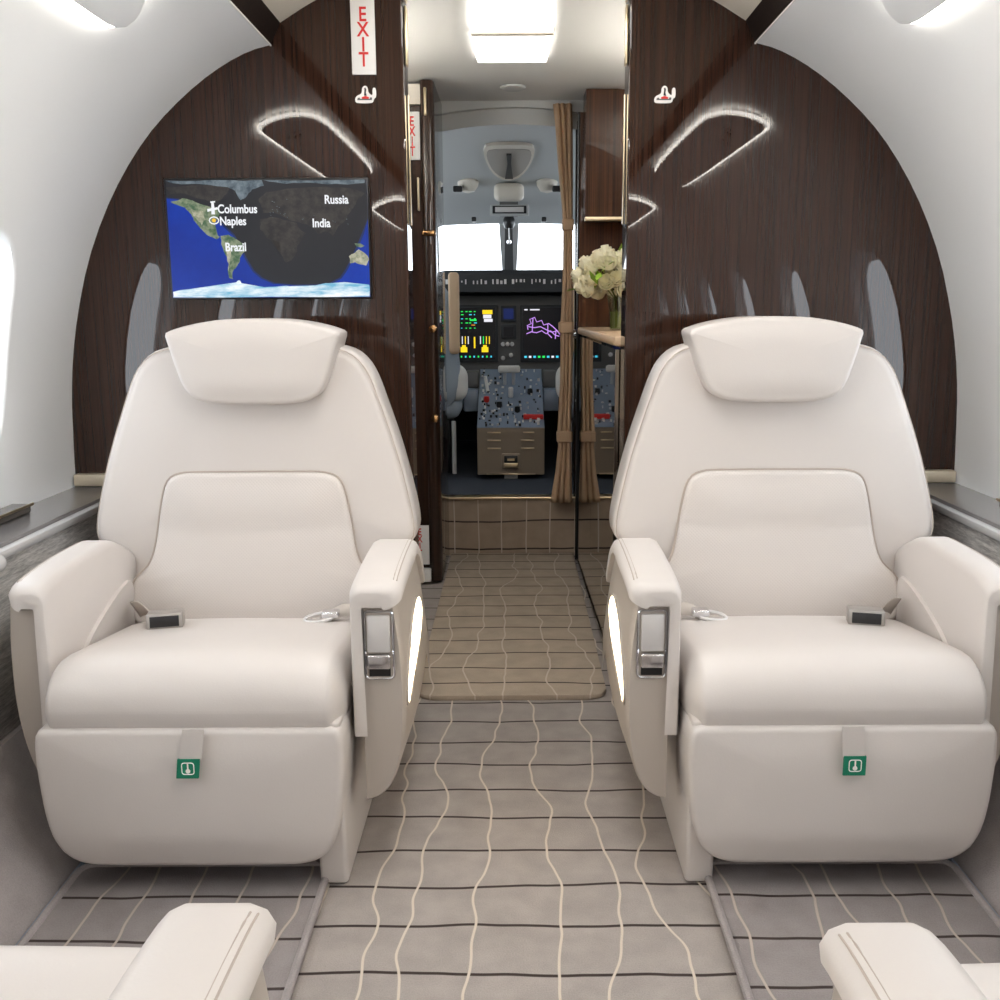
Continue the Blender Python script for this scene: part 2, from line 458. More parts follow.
# half section of the cabin, from the kick panel up to the crown (x, z)
SEC = [(1.098, .50), (1.100, .60), (1.096, .70), (1.092, .79), (1.080, .89), (1.060, .99), (1.026, 1.11), (.979, 1.22),
       (.925, 1.315), (.864, 1.398), (.803, 1.46), (.733, 1.518), (.668, 1.560), (.609, 1.588), (.560, 1.600)]
STRIP_A, STRIP_B = (.560, 1.600), (.536, 1.648)
COVE = [(.536, 1.648), (.457, 1.695), (.36, 1.738), (.22, 1.768), (0, 1.78)]
def sec_x(z):
    for a, b in zip(SEC, SEC[1:]):
        if a[1] <= z <= b[1]: return a[0]+(b[0]-a[0])*(z-a[1])/(b[1]-a[1])
    return SEC[-1][0]
YB = -4.0
def win_outline(wy, w, h, n=40, cz=.921, e=3.2):
    o = []
    for k in range(n):
        a = 2*pi*k/n; c_, s_ = cos(a), sin(a)
        o.append((wy + w/2*abs(c_)**(2/e)*(1 if c_ >= 0 else -1), cz + h/2*abs(s_)**(2/e)*(1 if s_ >= 0 else -1)))
    return o

for s, nm in ((-1, 'wall_left'), (1, 'wall_right')):
    mb = MB()
    sm = chaikin(SEC, 1, False)
    outer = [(x+.03+.0*z, z+.02) for x, z in sm]
    poly = sm + [(x, z) for x, z in reversed([(a+.05*(a/1.1), b+.05*(b-.75)) for a, b in sm])]
    mb.prism([(s*x, z) for x, z in poly], lambda u, v, w: (u, w, v), YB, BY+.005, M['white_wall'])
    o = mb.build(nm, sharp=25)
    cut = MB()
    for wy in WIN_Y: cut.prism(win_outline(wy, .37, .47), lambda u, v, w: (w, u, v), s*.9, s*1.3, M['white_wall'])
    c = cut.build('cut')
    md = o.modifiers.new('b', 'BOOLEAN'); md.object = c; md.operation = 'DIFFERENCE'; md.solver = 'EXACT'
    bpy.context.view_layer.update()
    me = bpy.data.meshes.new_from_object(o.evaluated_get(bpy.context.evaluated_depsgraph_get()))
    o.modifiers.clear(); o.data = me; me.set_sharp_from_angle(angle=radians(25))
    bpy.data.objects.remove(c)
    struct(o)
# windows
k = 0
for s in (-1, 1):
    for wy in WIN_Y:
        k += 1
        root = bpy.data.objects.new('window_%d' % k, None); COL.objects.link(root); root.location = (s*1.09, wy, .92); struct(root)
        L = root.location
        b = bmesh.new(); rings = []
        for (w, h, d) in ((.395, .495, -.003), (.38, .48, -.004), (.37, .47, .0), (.36, .46, .010), (.35, .45, .025), (.34, .44, .034), (.33, .43, .036), (.325, .425, .045)):
            rings.append([b.verts.new(Vector((s*(sec_x(z)*(1-min(max(d, 0)/.06, 1)*.0)+d), y, z))-L) for y, z in win_outline(wy, w, h)])
        for A, B in zip(rings, rings[1:]):
            n = len(A)
            for i in range(n): b.faces.new((A[i], A[(i+1) % n], B[(i+1) % n], B[i]))
        bmesh.ops.recalc_face_normals(b, faces=b.faces[:])
        MB().add(b, M['white_wall']).build('window_frame', root, sharp=60)
        g = MB(); ow = win_outline(wy, .33, .43)
        bb = bmesh.new(); bb.faces.new([bb.verts.new(Vector((s*(sec_x(z)+.038), y, z))-L) for y, z in ow]); g.add(bb, M['glass'])
        g.build('pane', root)

# ceiling: dark fascia strips and pale crown
mb = MB()
full = [(-x, z) for x, z in COVE] + [(x, z) for x, z in reversed(COVE[:-1])]
full = chaikin(full, 2, False)
mb.prism(full + [(.60, 1.70), (.4, 1.82), (-.4, 1.82), (-.60, 1.70)], lambda u, v, w: (u, w, v), YB, BY+.005, M['cream_panel'])
struct(mb.build('ceiling', sharp=30))
for s, nm in ((-1, 'trim_1'), (1, 'trim_2')):
    mb = MB(); x0, z0 = STRIP_A; x1, z1 = STRIP_B
    mb.prism([(s*x0, z0), (s*x1, z1), (s*(x1+.03), z1+.03), (s*(x0+.03), z0+.03)], lambda u, v, w: (u, w, v), YB, BY, M['fascia'])
    struct(mb.build(nm))
# pale bright bead along the lower edge of the fascia
for s, nm in ((-1, 'trim_3'), (1, 'trim_4')):
    mb = MB(); mb.tube([(s*.5605, YB, 1.599), (s*.5605, BY, 1.599)], .0025, M['sign_white'], 6); struct(mb.build(nm))

# floor (aisle carpet) and kick panels
mb = MB(); mb.box(-.80, .80, YB, 4.02, -.06, 0, M['carpet']); struct(mb.build('floor'))
for s, nm in ((-1, 'wall_kick_left'), (1, 'wall_kick_right')):
    mb = MB()
    mb.prism([(s*.797, 0), (s*.950, .21), (s*1.0, .21), (s*1.0, -.05), (s*.80, -.05)], lambda u, v, w: (u, w, v), YB, BY, M['carpet_plain'])
    mb.tube([(s*.797, YB, .002), (s*.797, BY, .002)], .005, M['console_top'], 6)
    struct(mb.build(nm))
# aft wall behind the photographer
mb = MB(); mb.box(-1.15, 1.15, YB-.05, YB, 0, 1.8, M['cream_panel']); struct(mb.build('wall_back'))

# bulkhead panels
OPL, OPR = -.254, .270
arch = list(reversed(chaikin(SEC[1:], 1, False)))         # crown side -> down
def bulk(s, xo, nm):
    pts = [(xo, 0.0), (xo, 1.775)]
    pts += [(s*.30, 1.762), (s*.36, 1.743), (s*.46, 1.700), (s*.552, 1.656)]
    pts += [(s*.572, 1.606)] + [(s*(x+.003), z+.002) for x, z in arch[1:]] + [(s*1.10, .57), (s*1.0, .2), (s*.80, .0)]
    mb = MB(); mb.prism(pts, lambda u, v, w: (u, w, v), BY, BY+.10, M['wood'], r=.004)
    o = mb.build(nm, sharp=8); struct(o)
    return o
wl = bulk(-1, OPL, 'wall_front_left'); wr = bulk(1, OPR, 'wall_front_right')
mb = MB(); mb.box(OPL-.06, OPR+.06, BY+.012, BY+.10, 1.764, 1.86, M['cream_panel']); struct(mb.build('wall_front_header'))
# brass edge trims and hinge plates on the jambs
for s, xo, par in ((1, OPL, wl), (-1, OPR, wr)):
    mb = MB(); x = xo+s*.001
    mb.box(min(x, x+s*.004), max(x, x+s*.004), BY+.055, BY+.067, 1.2, 1.50, M['brass'], .001)
    mb.build('edge_trim', par)
    for z0, z1 in ((1.56, 1.69), (1.70, 1.76)):
        mb = MB(); mb.box(min(x, x+s*.006), max(x, x+s*.006), BY+.02, BY+.05, z0, z1, M['brass'], .002); mb.build('hinge_plate', par)

# vestibule: ceiling, outer walls
VZ = 1.765
mb = MB()
def vc(u, v):
    x = -1.0+2*u; return (x, BY+.09+(4.0-BY-.09)*v, VZ - .16*max(0, abs(x)-.25)**1.3)
mb.grid(vc, 24, 4, M['vest_white']); struct(mb.build('ceiling_vestibule'))
mb = MB(); mb.box(-1.02, -.98, BY+.10, 3.6, -.02, 1.8, M['cream_panel']); struct(mb.build('wall_vestibule_left'))
mb = MB(); mb.box(1.0, 1.04, BY+.10, 4.0, -.02, 1.8, M['wood_black']); struct(mb.build('wall_vestibule_right'))
mb = MB(); mb.box(-1.0, -.80, BY+.1, 4.02, -.06, 0, M['carpet_plain']); mb.box(.80, 1.0, BY+.1, 4.02, -.06, 0, M['carpet_plain']); struct(mb.build('floor_vestibule_edge'))

# step up to the cockpit
SY = 4.0
mb = MB(); mb.box(-.95, .95, SY, SY+.03, 0, .236, M['carpet_riser']); struct(mb.build('trim_step_riser'))
mb = MB(); mb.box(-.95, .95, SY-.012, SY+.05, .236, .246, M['brass'], .003); struct(mb.build('trim_step_edge'))
mb = MB(); mb.box(-1.0, 1.0, SY+.03, 5.9, .18, .240, M['dark_floor']); struct(mb.build('floor_cockpit'))
# cockpit frame (bulkhead at the step) with arched head
def arcz(x, zc=1.685, k=.33): return zc - k*x*x
mb = MB()
pts = [(x/20, arcz(x/20)) for x in range(-19, 20)] + [(.98, 1.80), (-.98, 1.80)]
mb.prism(pts, lambda u, v, w: (u, w, v), SY, SY+.05, M['cockpit_lining'], r=.004); 
mb.prism([(x/20, arcz(x/20, 1.742)) for x in range(-19, 20)] + [(.98, 1.80), (-.98, 1.80)], lambda u, v, w: (u, w, v), SY-.03, SY, M['cockpit_lining'], r=.004)
struct(mb.build('wall_cockpit_header'))
mb = MB(); mb.box(-1.0, -.292, SY, SY+.04, .24, 1.70, M['cockpit_lining'], .004); struct(mb.build('wall_cockpit_left'))
mb = MB(); mb.box(.238, 1.0, SY, SY+.04, .24, 1.70, M['wood_black'], .004); struct(mb.build('wall_cockpit_right'))

# cockpit shell
def cock(u, v):
    x = -.95+1.9*u; Y = SY+.05+(5.36-SY-.05)*v
    z = 1.70-.02*v-.25*v**1.6 - .33*x*x*(1-.8*v)
    return (x, Y, z)
mb = MB(); mb.grid(cock, 32, 20, M['cockpit_lining']); struct(mb.build('ceiling_cockpit', sharp=80))
mb = MB()
for s in (-1, 1): mb.box(min(s*.95, s*.99), max(s*.95, s*.99), SY+.04, 6.0, .2, 1.15, M['cockpit_dark'])
struct(mb.build('wall_cockpit_sides'))
mb = MB(); mb.box(-1, 1, 5.85, 5.9, .2, 1.17, M['cockpit_dark']); struct(mb.build('wall_nose'))
# windshield: pillar, frame and panes
CXC = -.025
root = bpy.data.objects.new('window_20', None); COL.objects.link(root); root.location = (CXC, 5.5, 1.2); struct(root)
f = rel(root)
def wsh(x, t):   # sloped screen surface, t 0 bottom .. 1 top
    return (x, 5.72-.36*t - .25*x*x, 1.165+.27*t)
mb = MB()
def pil(w0, w1, off=0):
    return [Vector(f(*wsh(CXC-w0, -.02))), Vector(f(*wsh(CXC+w0, -.02))), Vector(f(*wsh(CXC+w1, 1.0))), Vector(f(*wsh(CXC-w1, 1.0)))]
def slab(mb, q, th, m):
    b = bmesh.new(); n = (q[1]-q[0]).cross(q[3]-q[0]).normalized()
    lo = [b.verts.new(p) for p in q]; hi = [b.verts.new(p-n*th) for p in q]
    b.faces.new(lo); b.faces.new(hi[::-1])
    for i in range(4): b.faces.new((lo[i], hi[i], hi[(i+1) % 4], lo[(i+1) % 4]))
    bmesh.ops.recalc_face_normals(b, faces=b.faces[:]); mb.add(b, m)
slab(mb, pil(.038, .052), .03, M['vest_white'])
mb.build('center_pillar', root)
mb = MB()
slab(mb, [Vector(f(*wsh(CXC-.028, .0)))-Vector((0, .03, 0)), Vector(f(*wsh(CXC+.022, .0)))-Vector((0, .03, 0)), Vector(f(*wsh(CXC+.018, 1)))-Vector((0, .03, 0)), Vector(f(*wsh(CXC-.02, 1)))-Vector((0, .03, 0))], .01, M['cockpit_panel'])
mb.build('pillar_cover', root)
for s in (-1, 1):
    mb = MB()
    mb.grid(lambda u, v: f(*wsh(CXC+s*(.04+.9*u), v)), 8, 2, M['glass']); mb.build('pane', root)

# ================================================================== VESTIBULE THINGS
# ceiling light with two panels
t = thing('ceiling_light', 'twin-panel white ceiling light glowing above the vestibule', 'ceiling light', (0, 3.0, VZ))
f = rel(t)
mb = MB(); mb.prism(rrect(-.100, .096, 2.60, 3.33, .03), lambda u, v, w: f(u, v, w), VZ-.004, VZ+.004, M['cockpit_lining'], r=.001); mb.build('frame', t)
lx = -.003
for pts in ([(-.100, 2.655), (.100, 2.655), (.114, 2.965), (-.114, 2.965)], [(-.116, 3.012), (.116, 3.012), (.106, 3.32), (-.106, 3.32)]):
    q = resamp(chaikin(pts, 1), 40); q = chaikin(q, 2)
    mb = MB(); mb.prism([(u+lx, v) for u, v in chaikin([(pts[0][0], pts[0][1])]*2+[pts[1]]*2+[pts[2]]*2+[pts[3]]*2, 2)], lambda u, v, w: f(u, v, w), VZ-.013, VZ-.004, M['vest_lamp'])
    mb.build('diffuser', t)
mb = MB(); mb.box(-.118, .114, 2.974, 3.003, VZ-.016, VZ-.004, M['cream_panel'], .002, fn=f); mb.build('divider', t)
t = MB()
t.lathe([(.045, 0), (.045, -.006), (.036, -.010), (.0, -.010)][:3]+[(.03, -.011)], (0, 3.72, VZ-.002), M['cockpit_lining'], 28)
tag(t.build('speaker_cover', origin=None), 'small round grey ceiling speaker cover in front of the cockpit', 'speaker')

for s, lab in ((-1, 'hidden strip light high on the left side of the vestibule'), (1, 'hidden strip light high on the right side of the vestibule')):
    t = thing('cove_light', lab, 'strip light', (s*.62, 3.0, 1.56))  # added fill light behind the jambs, brightens the vestibule ceiling
    mb = MB(); mb.box(-.03, .03, -.38, .25, -.012, 0, M['cream_panel'], .002); mb.build('housing', t)
    mb = MB(); mb.box(-.02, .02, -.37, .24, .0005, .004, M['vest_fill']); mb.build('diffuser', t)

# left closet
CY = 3.58
t = thing('storage_closet', 'tall narrow dark wood closet left of the cockpit entry', 'closet', (-.34, CY, 0)); f = rel(t)
mb = MB(); mb.box(-.95, -.315, CY, SY-.005, .005, 1.675, M['wood_closet'], fn=f)
mb.box(-.95, -.315, CY-.001, SY-.005, 1.68, 1.745, M['cream_panel'], fn=f); mb.build('body', t)
mb = MB()
mb.soft(-.318, -.268, CY-.015, SY-.004, .005, 1.76, (.018, .03, .01), M['wood_closet'], fn=f, n=2); mb.build('corner_post', t)
for z in (.93, .615):
    mb = MB(); mb.lathe([(.002, -.03), (.012, -.028), (.015, -.02), (.010, -.008), (.014, 0)], f(-.285, CY-.018, z), M['gold'], 16, 'y'); mb.build('knob', t)
mb = MB(); mb.soft(-.302, -.292, CY-.026, CY-.012, 1.64, 1.73, .005, M['brass'], fn=f, n=2); mb.build('handle', t)
mb = MB(); mb.soft(-.330, -.323, CY-.022, CY-.0, 1.33, 1.44, .003, M['brass'], fn=f, n=2); mb.build('handle', t)
mb = MB(); mb.soft(-.318, -.27, CY-.026, CY-.008, 1.245, 1.265, .008, M['gold'], fn=f, n=2); mb.build('latch', t)

def exit_sign(x0, x1, y, z0, z1, label, lh, loc_z, parent=None):
    t = thing('exit_sign', label, 'sign', ((x0+x1)/2, y, z0)); f = rel(t)
    mb = MB(); mb.box(x0, x1, y-.006, y, z0, z1, M['sign_white'], .001, fn=f); mb.build('plate', t)
    for i, ch in enumerate('EXIT'):
        text('letter', ch, lh, FACE_AFT, ((x0+x1)/2, y-.0062, loc_z-i*lh*.74), M['red'], t, sx=.85 if y < 3 else .7, bold=lh*.016)
    return t
x0, z1 = P(350, -6, BY); x1, z0 = P(376.5, 75, BY)
exit_sign(x0, x1, BY, z0, 1.715, 'white vertical sign with red EXIT letters high on the left bulkhead', .044, P(362, 15.5, BY)[1])
x0, z1 = P(404, 112, CY); x1, z0 = P(420.5, 160, CY)
exit_sign(x0, x1, CY-.002, z0, z1, 'smaller white red-lettered EXIT sign on the closet beside the cockpit', .044, P(410, 122, CY)[1])
x0, z1 = P(410, 526, CY-.03); x1, z0 = P(429.5, 565, CY-.03)
exit_sign(x0, x1, CY-.016, z0, z1, 'low white EXIT sign near the floor, half hidden behind the left seat', .036, z1-.025)
x0, z1 = P(420, 577, CY); x1, z0 = P(432, 590, CY)
mb = MB(); mb.box(x0, x1, CY-.03, CY, .012, .06, M['sign_white'], .003); tag(mb.build('floor_light'), 'small white box at floor level below the low EXIT sign', 'floor light')

# entry rug
t = MB()
pts = []
for (cx_, cy_, a0) in ((.27-.05, BY+.0+.05, -pi/2), ):
    pass
rug = [(-.262+.03*0, 3.99)] + [(-.262, 2.56)]
for k_ in range(7):
    a = pi+k_/6*pi/2; rug.append((-.212+.05*cos(a), 2.50+.05*sin(a)))
for k_ in range(7):
    a = -pi/2+k_/6*pi/2; rug.append((.188+.05*cos(a), 2.50+.05*sin(a)))
rug += [(.238, 3.99)]
t.prism(rug, lambda u, v, w: (u, v, w), .001, .014, M['carpet_entry'], r=.004)
tag(t.build('entry_rug'), 'taupe rug with wavy cream lines running from the bulkhead to the cockpit step', 'rug')

# galley on the right
GX = .242
t = thing('galley_cabinet', 'dark glossy galley cabinet right of the entry with mirror side and counter', 'cabinet', (.4, 3.2, 0)); f_ = rel(t)
def f(x, y, z): return f_(x+(.016*(3.97-y)/1.39 if x < .3 else 0), y, z)
mb = MB(); mb.box(GX+.012, .99, BY+.11, SY-.03, .0, .90, M['wood_black'], fn=f); mb.build('body', t)
mb = MB(); mb.box(GX, GX+.01, BY+.11, 3.25, .03, .895, M['mirror'], 0, fn=f); mb.build('side_door', t)
mb = MB(); mb.box(GX, GX+.01, 3.252, SY-.03, .03, .895, M['mirror'], 0, fn=f); mb.build('side_door', t)
mb = MB(); mb.box(GX-.004, .99, BY+.11, 3.84, .902, .928, M['tan'], .008, fn=f); mb.build('counter', t)
mb = MB(); mb.box(GX, .99, 3.845, SY-.03, .902, 1.70, M['wood_warm'], 0, fn=f); mb.build('back_panel', t)
mb = MB(); mb.box(GX+.012, .99, 3.72, 3.843, 1.32, 1.755, M['wood_warm'], 0, fn=f); mb.build('upper_cabinet', t)
mb = MB(); mb.box(GX+.010, .99, 3.705, 3.745, 1.305, 1.32, M['brass'], .003, fn=f); mb.build('brass_strip', t)
mb = MB(); mb.lathe([(.002, -.012), (.014, -.010), (.018, 0), (.016, .004)], f(GX-.004, 3.93, .9), M['chrome'], 16, 'x'); mb.build('lock_knob', t)
mb = MB(); mb.tube([f(GX-.003, 3.845, 1.70), f(GX-.003, 3.85, .02)], .004, M['black'], 8); mb.build('edge_rail', t)

mb = MB(); mb.lathe([(.002, -.014), (.014, -.012), (.019, 0), (.017, .004)], (-.296, SY-.02, .9), M['chrome'], 16, 'y')
tag(mb.build('door_lock'), 'chrome round lock on the left edge of the cockpit doorway', 'lock')

# curtain
t = thing('curtain', 'gathered tan curtain tied back at the right of the cockpit doorway', 'curtain', (.22, 3.93, .22)); f = rel(t)
prof = [(1.745, .150, .245), (1.66, .160, .248), (1.50, .172, .250), (1.38, .185, .250), (1.30, .190, .250), (1.1, .188, .25), (.95, .182, .25), (.92, .176, .25), (.88, .182, .25), (.70, .180, .25), (.52, .17, .25), (.47, .172, .25), (.36, .155, .252), (.24, .128, .256)]
prof = [(z, a, b) for z, a, b in prof]
prof = [(z, a-.002 + max(0, .5-z)*.06, b-.026) for z, a, b in prof]
def interp(z):
    for A, B in zip(prof, prof[1:]):
        if B[0] <= z <= A[0]:
            k_ = (A[0]-z)/(A[0]-B[0]); return A[1]+(B[1]-A[1])*k_, A[2]+(B[2]-A[2])*k_
    return prof[-1][1:]
def cur(u, v):
    z = 1.745-(1.745-.235)*v; a, b = interp(z); w = b-a
    x = a+w*u; y = 3.93+.009*sin(u*2*pi*3.3+.8*sin(z*5))+.003*sin(u*31+z*9)
    return f(x, y, z)
b = MB(); b.grid(cur, 60, 60, M['curtain']); o = b.build('drape', t, sharp=80)
md = o.modifiers.new('s', 'SOLIDIFY'); md.thickness = .004
for z in (1.31, .925, .50):
    a, b_ = interp(z); mb = MB(); mb.soft(a-.004, b_+.004, 3.905, 3.955, z-.022, z+.022, (.01, .012, .006), M['curtain'], fn=f, n=3); mb.build('tie_band', t)

# flowers in a glass vase
FX, FY = .34, 3.25
t = thing('flower_vase', 'clear glass vase standing on the galley counter at the right', 'vase', (FX, FY, .928)); f = rel(t)
mb = MB(); mb.lathe([(.03, .0), (.035, .004), (.038, .06), (.045, .11), (.043, .11), (.035, .06), (.03, .008)], (0, 0, 0), M['vase_glass'], 24); mb.build('vase_body', t)
mb = MB(); mb.lathe([(.001, .006), (.032, .006), (.034, .06), (.001, .06)], (0, 0, 0), M['stem'], 18); mb.build('water', t)
t2 = thing('flower_bouquet', 'bouquet of cream roses with green leaves in the glass vase', 'flowers', (FX, FY, 1.04)); f = rel(t2)
rr = random.Random(3)
heads = []
for i in range(70):
    for _ in range(30):
        a, b_ = rr.uniform(0, 2*pi), rr.uniform(-.35, 1)
        c_ = math.sqrt(1-b_*b_); R_ = rr.uniform(.8, 1)
        p = (FX-.030+.110*c_*cos(a)*R_, FY+.10*c_*sin(a)*R_, 1.080+.085*b_*R_)
        if all((p[0]-q[0])**2+(p[1]-q[1])**2+(p[2]-q[2])**2 > .027**2 for q in heads): heads.append(p); break
for i, p in enumerate(heads):
    mb = MB(); R = rr.uniform(.020, .030)
    if i % 5 == 4:
        for j in range(5):
            d = Vector((rr.uniform(-1, 1), rr.uniform(-1, 1), rr.uniform(-.3, .8))).normalized(); s_ = d.cross(Vector((0, 0, 1)))  .normalized()*.013
            q = Vector(p); mb.quad([f(*q), f(*(q+d*.028+s_)), f(*(q+d*.062)), f(*(q+d*.028-s_))], M['leaf'])
        mb.build('leaf', t2)
    else:
        ori = Vector((p[0]-FX+.03, p[1]-FY, p[2]-1.05)).normalized(); q_ = ori.to_track_quat('Z', 'Y').to_matrix()
        for layer in range(3):
            n_ = 5; rl = R*(.45+.3*layer)
            for j in range(n_):
                a0 = j/n_*2*pi+layer*.6
                def pet(u, v):
                    an = a0+(u-.5)*1.7; rad = rl*(.35+.65*sin(v*pi*.62)); h = R*(1.1-.28*layer)*(v*1.5-.5)
                    return f(*(Vector(p)+q_ @ Vector((rad*cos(an), rad*sin(an), h))))
                mb.grid(pet, 3, 3, M['petal'])
        mb.build('rose', t2, sharp=80)
mb = MB()
for i in range(9):
    a = i*.7; mb.tube([f(FX+.02*cos(a), FY+.02*sin(a), .94), f(FX-.01+.012*cos(a), FY, 1.03), f(FX-.03+.07*cos(a), FY+.05*sin(a), 1.12)], .0022, M['stem'], 6)
mb.build('stems', t2)

# ================================================================== COCKPIT THINGS
t = thing('instrument_panel', 'cockpit instrument panel with lit displays under a dark glareshield', 'instrument panel', (CXC, 5.05, .9)); f = rel(t)
PY_ = 5.0
mb = MB(); mb.box(-.94, .94, PY_, PY_+.10, .60, 1.06, M['cockpit_panel'], .005, fn=f); mb.build('panel_board', t)
mb = MB()
mb.prism([(4.86, 1.075), (4.855, 1.16), (4.875, 1.178), (5.5, 1.17), (5.84, 1.165), (5.84, 1.13), (5.10, 1.08)], lambda u, v, w: f(w, u, v), -.94, .94, M['cockpit_dark'], r=.006); mb.build('glareshield', t)
mb = MB()
rr = random.Random(5)
for i in range(40):
    x = -.38+i*.0185
    if i % 5 == 4: continue
    mb.box(x, x+rr.choice((.006, .011)), 4.848, 4.857, 1.112+rr.choice((0, .008)), 1.128+rr.choice((0, .006)), M['satin'] if i % 3 else M['sign_white'], fn=f)
tag(mb.build('glareshield_buttons', t), kind='stuff')
E_ = {n: emat('display_'+n, c, e) for n, c, e in (('black', (10, 10, 14), 1), ('green', (40, 220, 90), 1.2), ('yellow', (235, 200, 30), 1.2), ('white', (220, 220, 230), 1.1), ('purple', (190, 140, 230), 1.1), ('cyan', (70, 200, 230), 1.1), ('blue', (15, 30, 80), 1), ('orange', (220, 130, 40), 1))}
def display(xp0, xp1, yp0, yp1, kind_):
    x0, z1 = P(xp0, yp0, PY_); x1, z0 = P(xp1, yp1, PY_)
    mb = MB(); mb.box(x0-.014, x1+.014, PY_-.014, PY_-.002, z0-.014, z1+.014, M['cockpit_dark'], .004, fn=f); fr = mb.build('display', t)
    mb = MB(); mb.box(x0, x1, PY_-.017, PY_-.0145, z0, z1, E_['blue' if kind_ == 'b' else 'black'], fn=f)
    y = PY_-.0175
    def bx(u0, u1, v0, v1, c):
        mb.box(x0+(x1-x0)*u0, x0+(x1-x0)*u1, y-.001, y, z1-(z1-z0)*v1, z1-(z1-z0)*v0, E_[c], fn=f)
    r2 = random.Random(11)
    if kind_ == 'l':
        for u in (.08, .2, .3, .43): 
            for v in (.06, .12, .2, .28, .38): 
                if r2.random() < .8: bx(u, u+r2.uniform(.03, .08), v, v+.018, r2.choice(('green', 'green', 'cyan')))
        bx(.66, .93, .04, .12, 'yellow'); bx(.68, .9, .13, .2, 'white'); bx(.7, .93, .21, .27, 'white')
        for u in (.15, .72):
            bx(u-.09, u+.09, .76, .86, 'yellow'); bx(u-.05, u+.05, .72, .77, 'yellow')
            for d in (-.12, -.04, .04, .12): bx(u+d-.012, u+d+.012, .55, .7, r2.choice(('green', 'white', 'yellow')))
        bx(.42, .46, .56, .78, 'yellow'); bx(.32, .5, .22, .25, 'green'); bx(.36, .46, .32, .34, 'orange')
        for u in range(8): bx(.06+u*.115, .1+u*.115, .93, .965, ('green', 'cyan')[u % 2])
    elif kind_ == 'r':
        bx(.03, .11, .02, .045, 'white'); bx(.17, .4, .02, .045, 'white')
        pl = [(.12, .42), (.1, .34), (.2, .30), (.16, .22), (.28, .18), (.33, .27), (.45, .24), (.5, .33), (.62, .30), (.72, .36), (.8, .42), (.88, .5), (.96, .56)]
        pl2 = [(.08, .5), (.2, .46), (.33, .48), (.45, .44), (.56, .5), (.66, .44), (.78, .53), (.88, .55)]
        pl3 = [(.12, .36), (.28, .38), (.42, .36), (.56, .42), (.7, .47), (.84, .44)]; pl4 = [(.24, .2), (.22, .47)]; pl5 = [(.6, .31), (.6, .5), (.7, .58)]; pl6 = [(.8, .42), (.78, .6)]
        for q in (pl, pl2, pl3, pl4, pl5, pl6):
            mb.tube([f(x0+(x1-x0)*a, y, z1-(z1-z0)*b_) for a, b_ in q], .0022, E_['purple'], 4)
        for u in range(9): bx(.03+u*.11, .09+u*.11, .93, .97, ('cyan', 'white', 'cyan', 'green', 'green')[u % 5])
    mb.build('screen', fr)
display(458, 495.5, 308, 359, 'l'); display(523, 564, 308, 359, 'r')
display(420, 452, 308, 359, 'l'); display(570, 605, 308, 359, 'l')
display(503.5, 513.5, 308.5, 319, 'b'); display(504, 513.5, 327, 336, 'k')
for (a, b_) in ((503, 344), (507.5, 344), (512, 344), (503, 358), (511, 355)):
    x, z = P(a, b_, PY_); mb = MB(); mb.lathe([(.001, -.016), (.009, -.014), (.011, 0)], f(x, PY_-.002, z), M['satin'], 12, 'y'); mb.build('knob', t)

# centre console
t = thing('center_console', 'cockpit centre console with throttle levers, switches and brown front', 'console', (CXC, 4.5, .24)); f = rel(t)
x0, ztop = P(477, 428.5, 4.45); x1, _ = P(544.5, 428, 4.45); cxm = (x0+x1)/2
mb = MB()
mb.prism([(4.45, .262), (4.45, ztop), (4.98, .70), (4.98, .262)], lambda u, v, w: f(w, u, v), x0, x1, M['console_brown'], r=.004); mb.build('body', t)
mb = MB(); mb.box(cxm-.03, cxm+.03, 4.47, 4.6, .2405, .262, M['satin'], fn=f); mb.build('foot', t)
for i, z in enumerate((0, 1, 2)):
    for s in (-1, 1):
        za = ztop-.018-.036*i; w0, w1 = (.045, .105) if i or s < 0 else (.055, .105)
        mb = MB(); mb.box(cxm+min(s*w0, s*w1), cxm+max(s*w0, s*w1), 4.443, 4.451, za-.003, za+.003, M['brass'], .001, fn=f); mb.build('vent_slot', t)
z = P(511, 474, 4.45)[1]
mb = MB(); mb.box(cxm-.11, cxm+.11, 4.443, 4.451, z-.003, z+.003, M['brass'], .001, fn=f); mb.build('vent_slot', t)
z = P(511, 461, 4.45)[1]
mb = MB(); mb.box(cxm-.042, cxm+.042, 4.440, 4.451, z-.036, z+.036, M['console_brown'], .006, fn=f); mb.box(cxm-.030, cxm+.030, 4.436, 4.442, z-.028, z+.026, M['black'], .003, fn=f)
mb.soft(cxm-.032, cxm+.032, 4.428, 4.442, z-.03, z-.006, .004, M['brass'], fn=f, n=2); mb.box(cxm-.016, cxm+.016, 4.43, 4.44, z+.004, z+.014, M['brass'], fn=f); mb.build('latch', t)
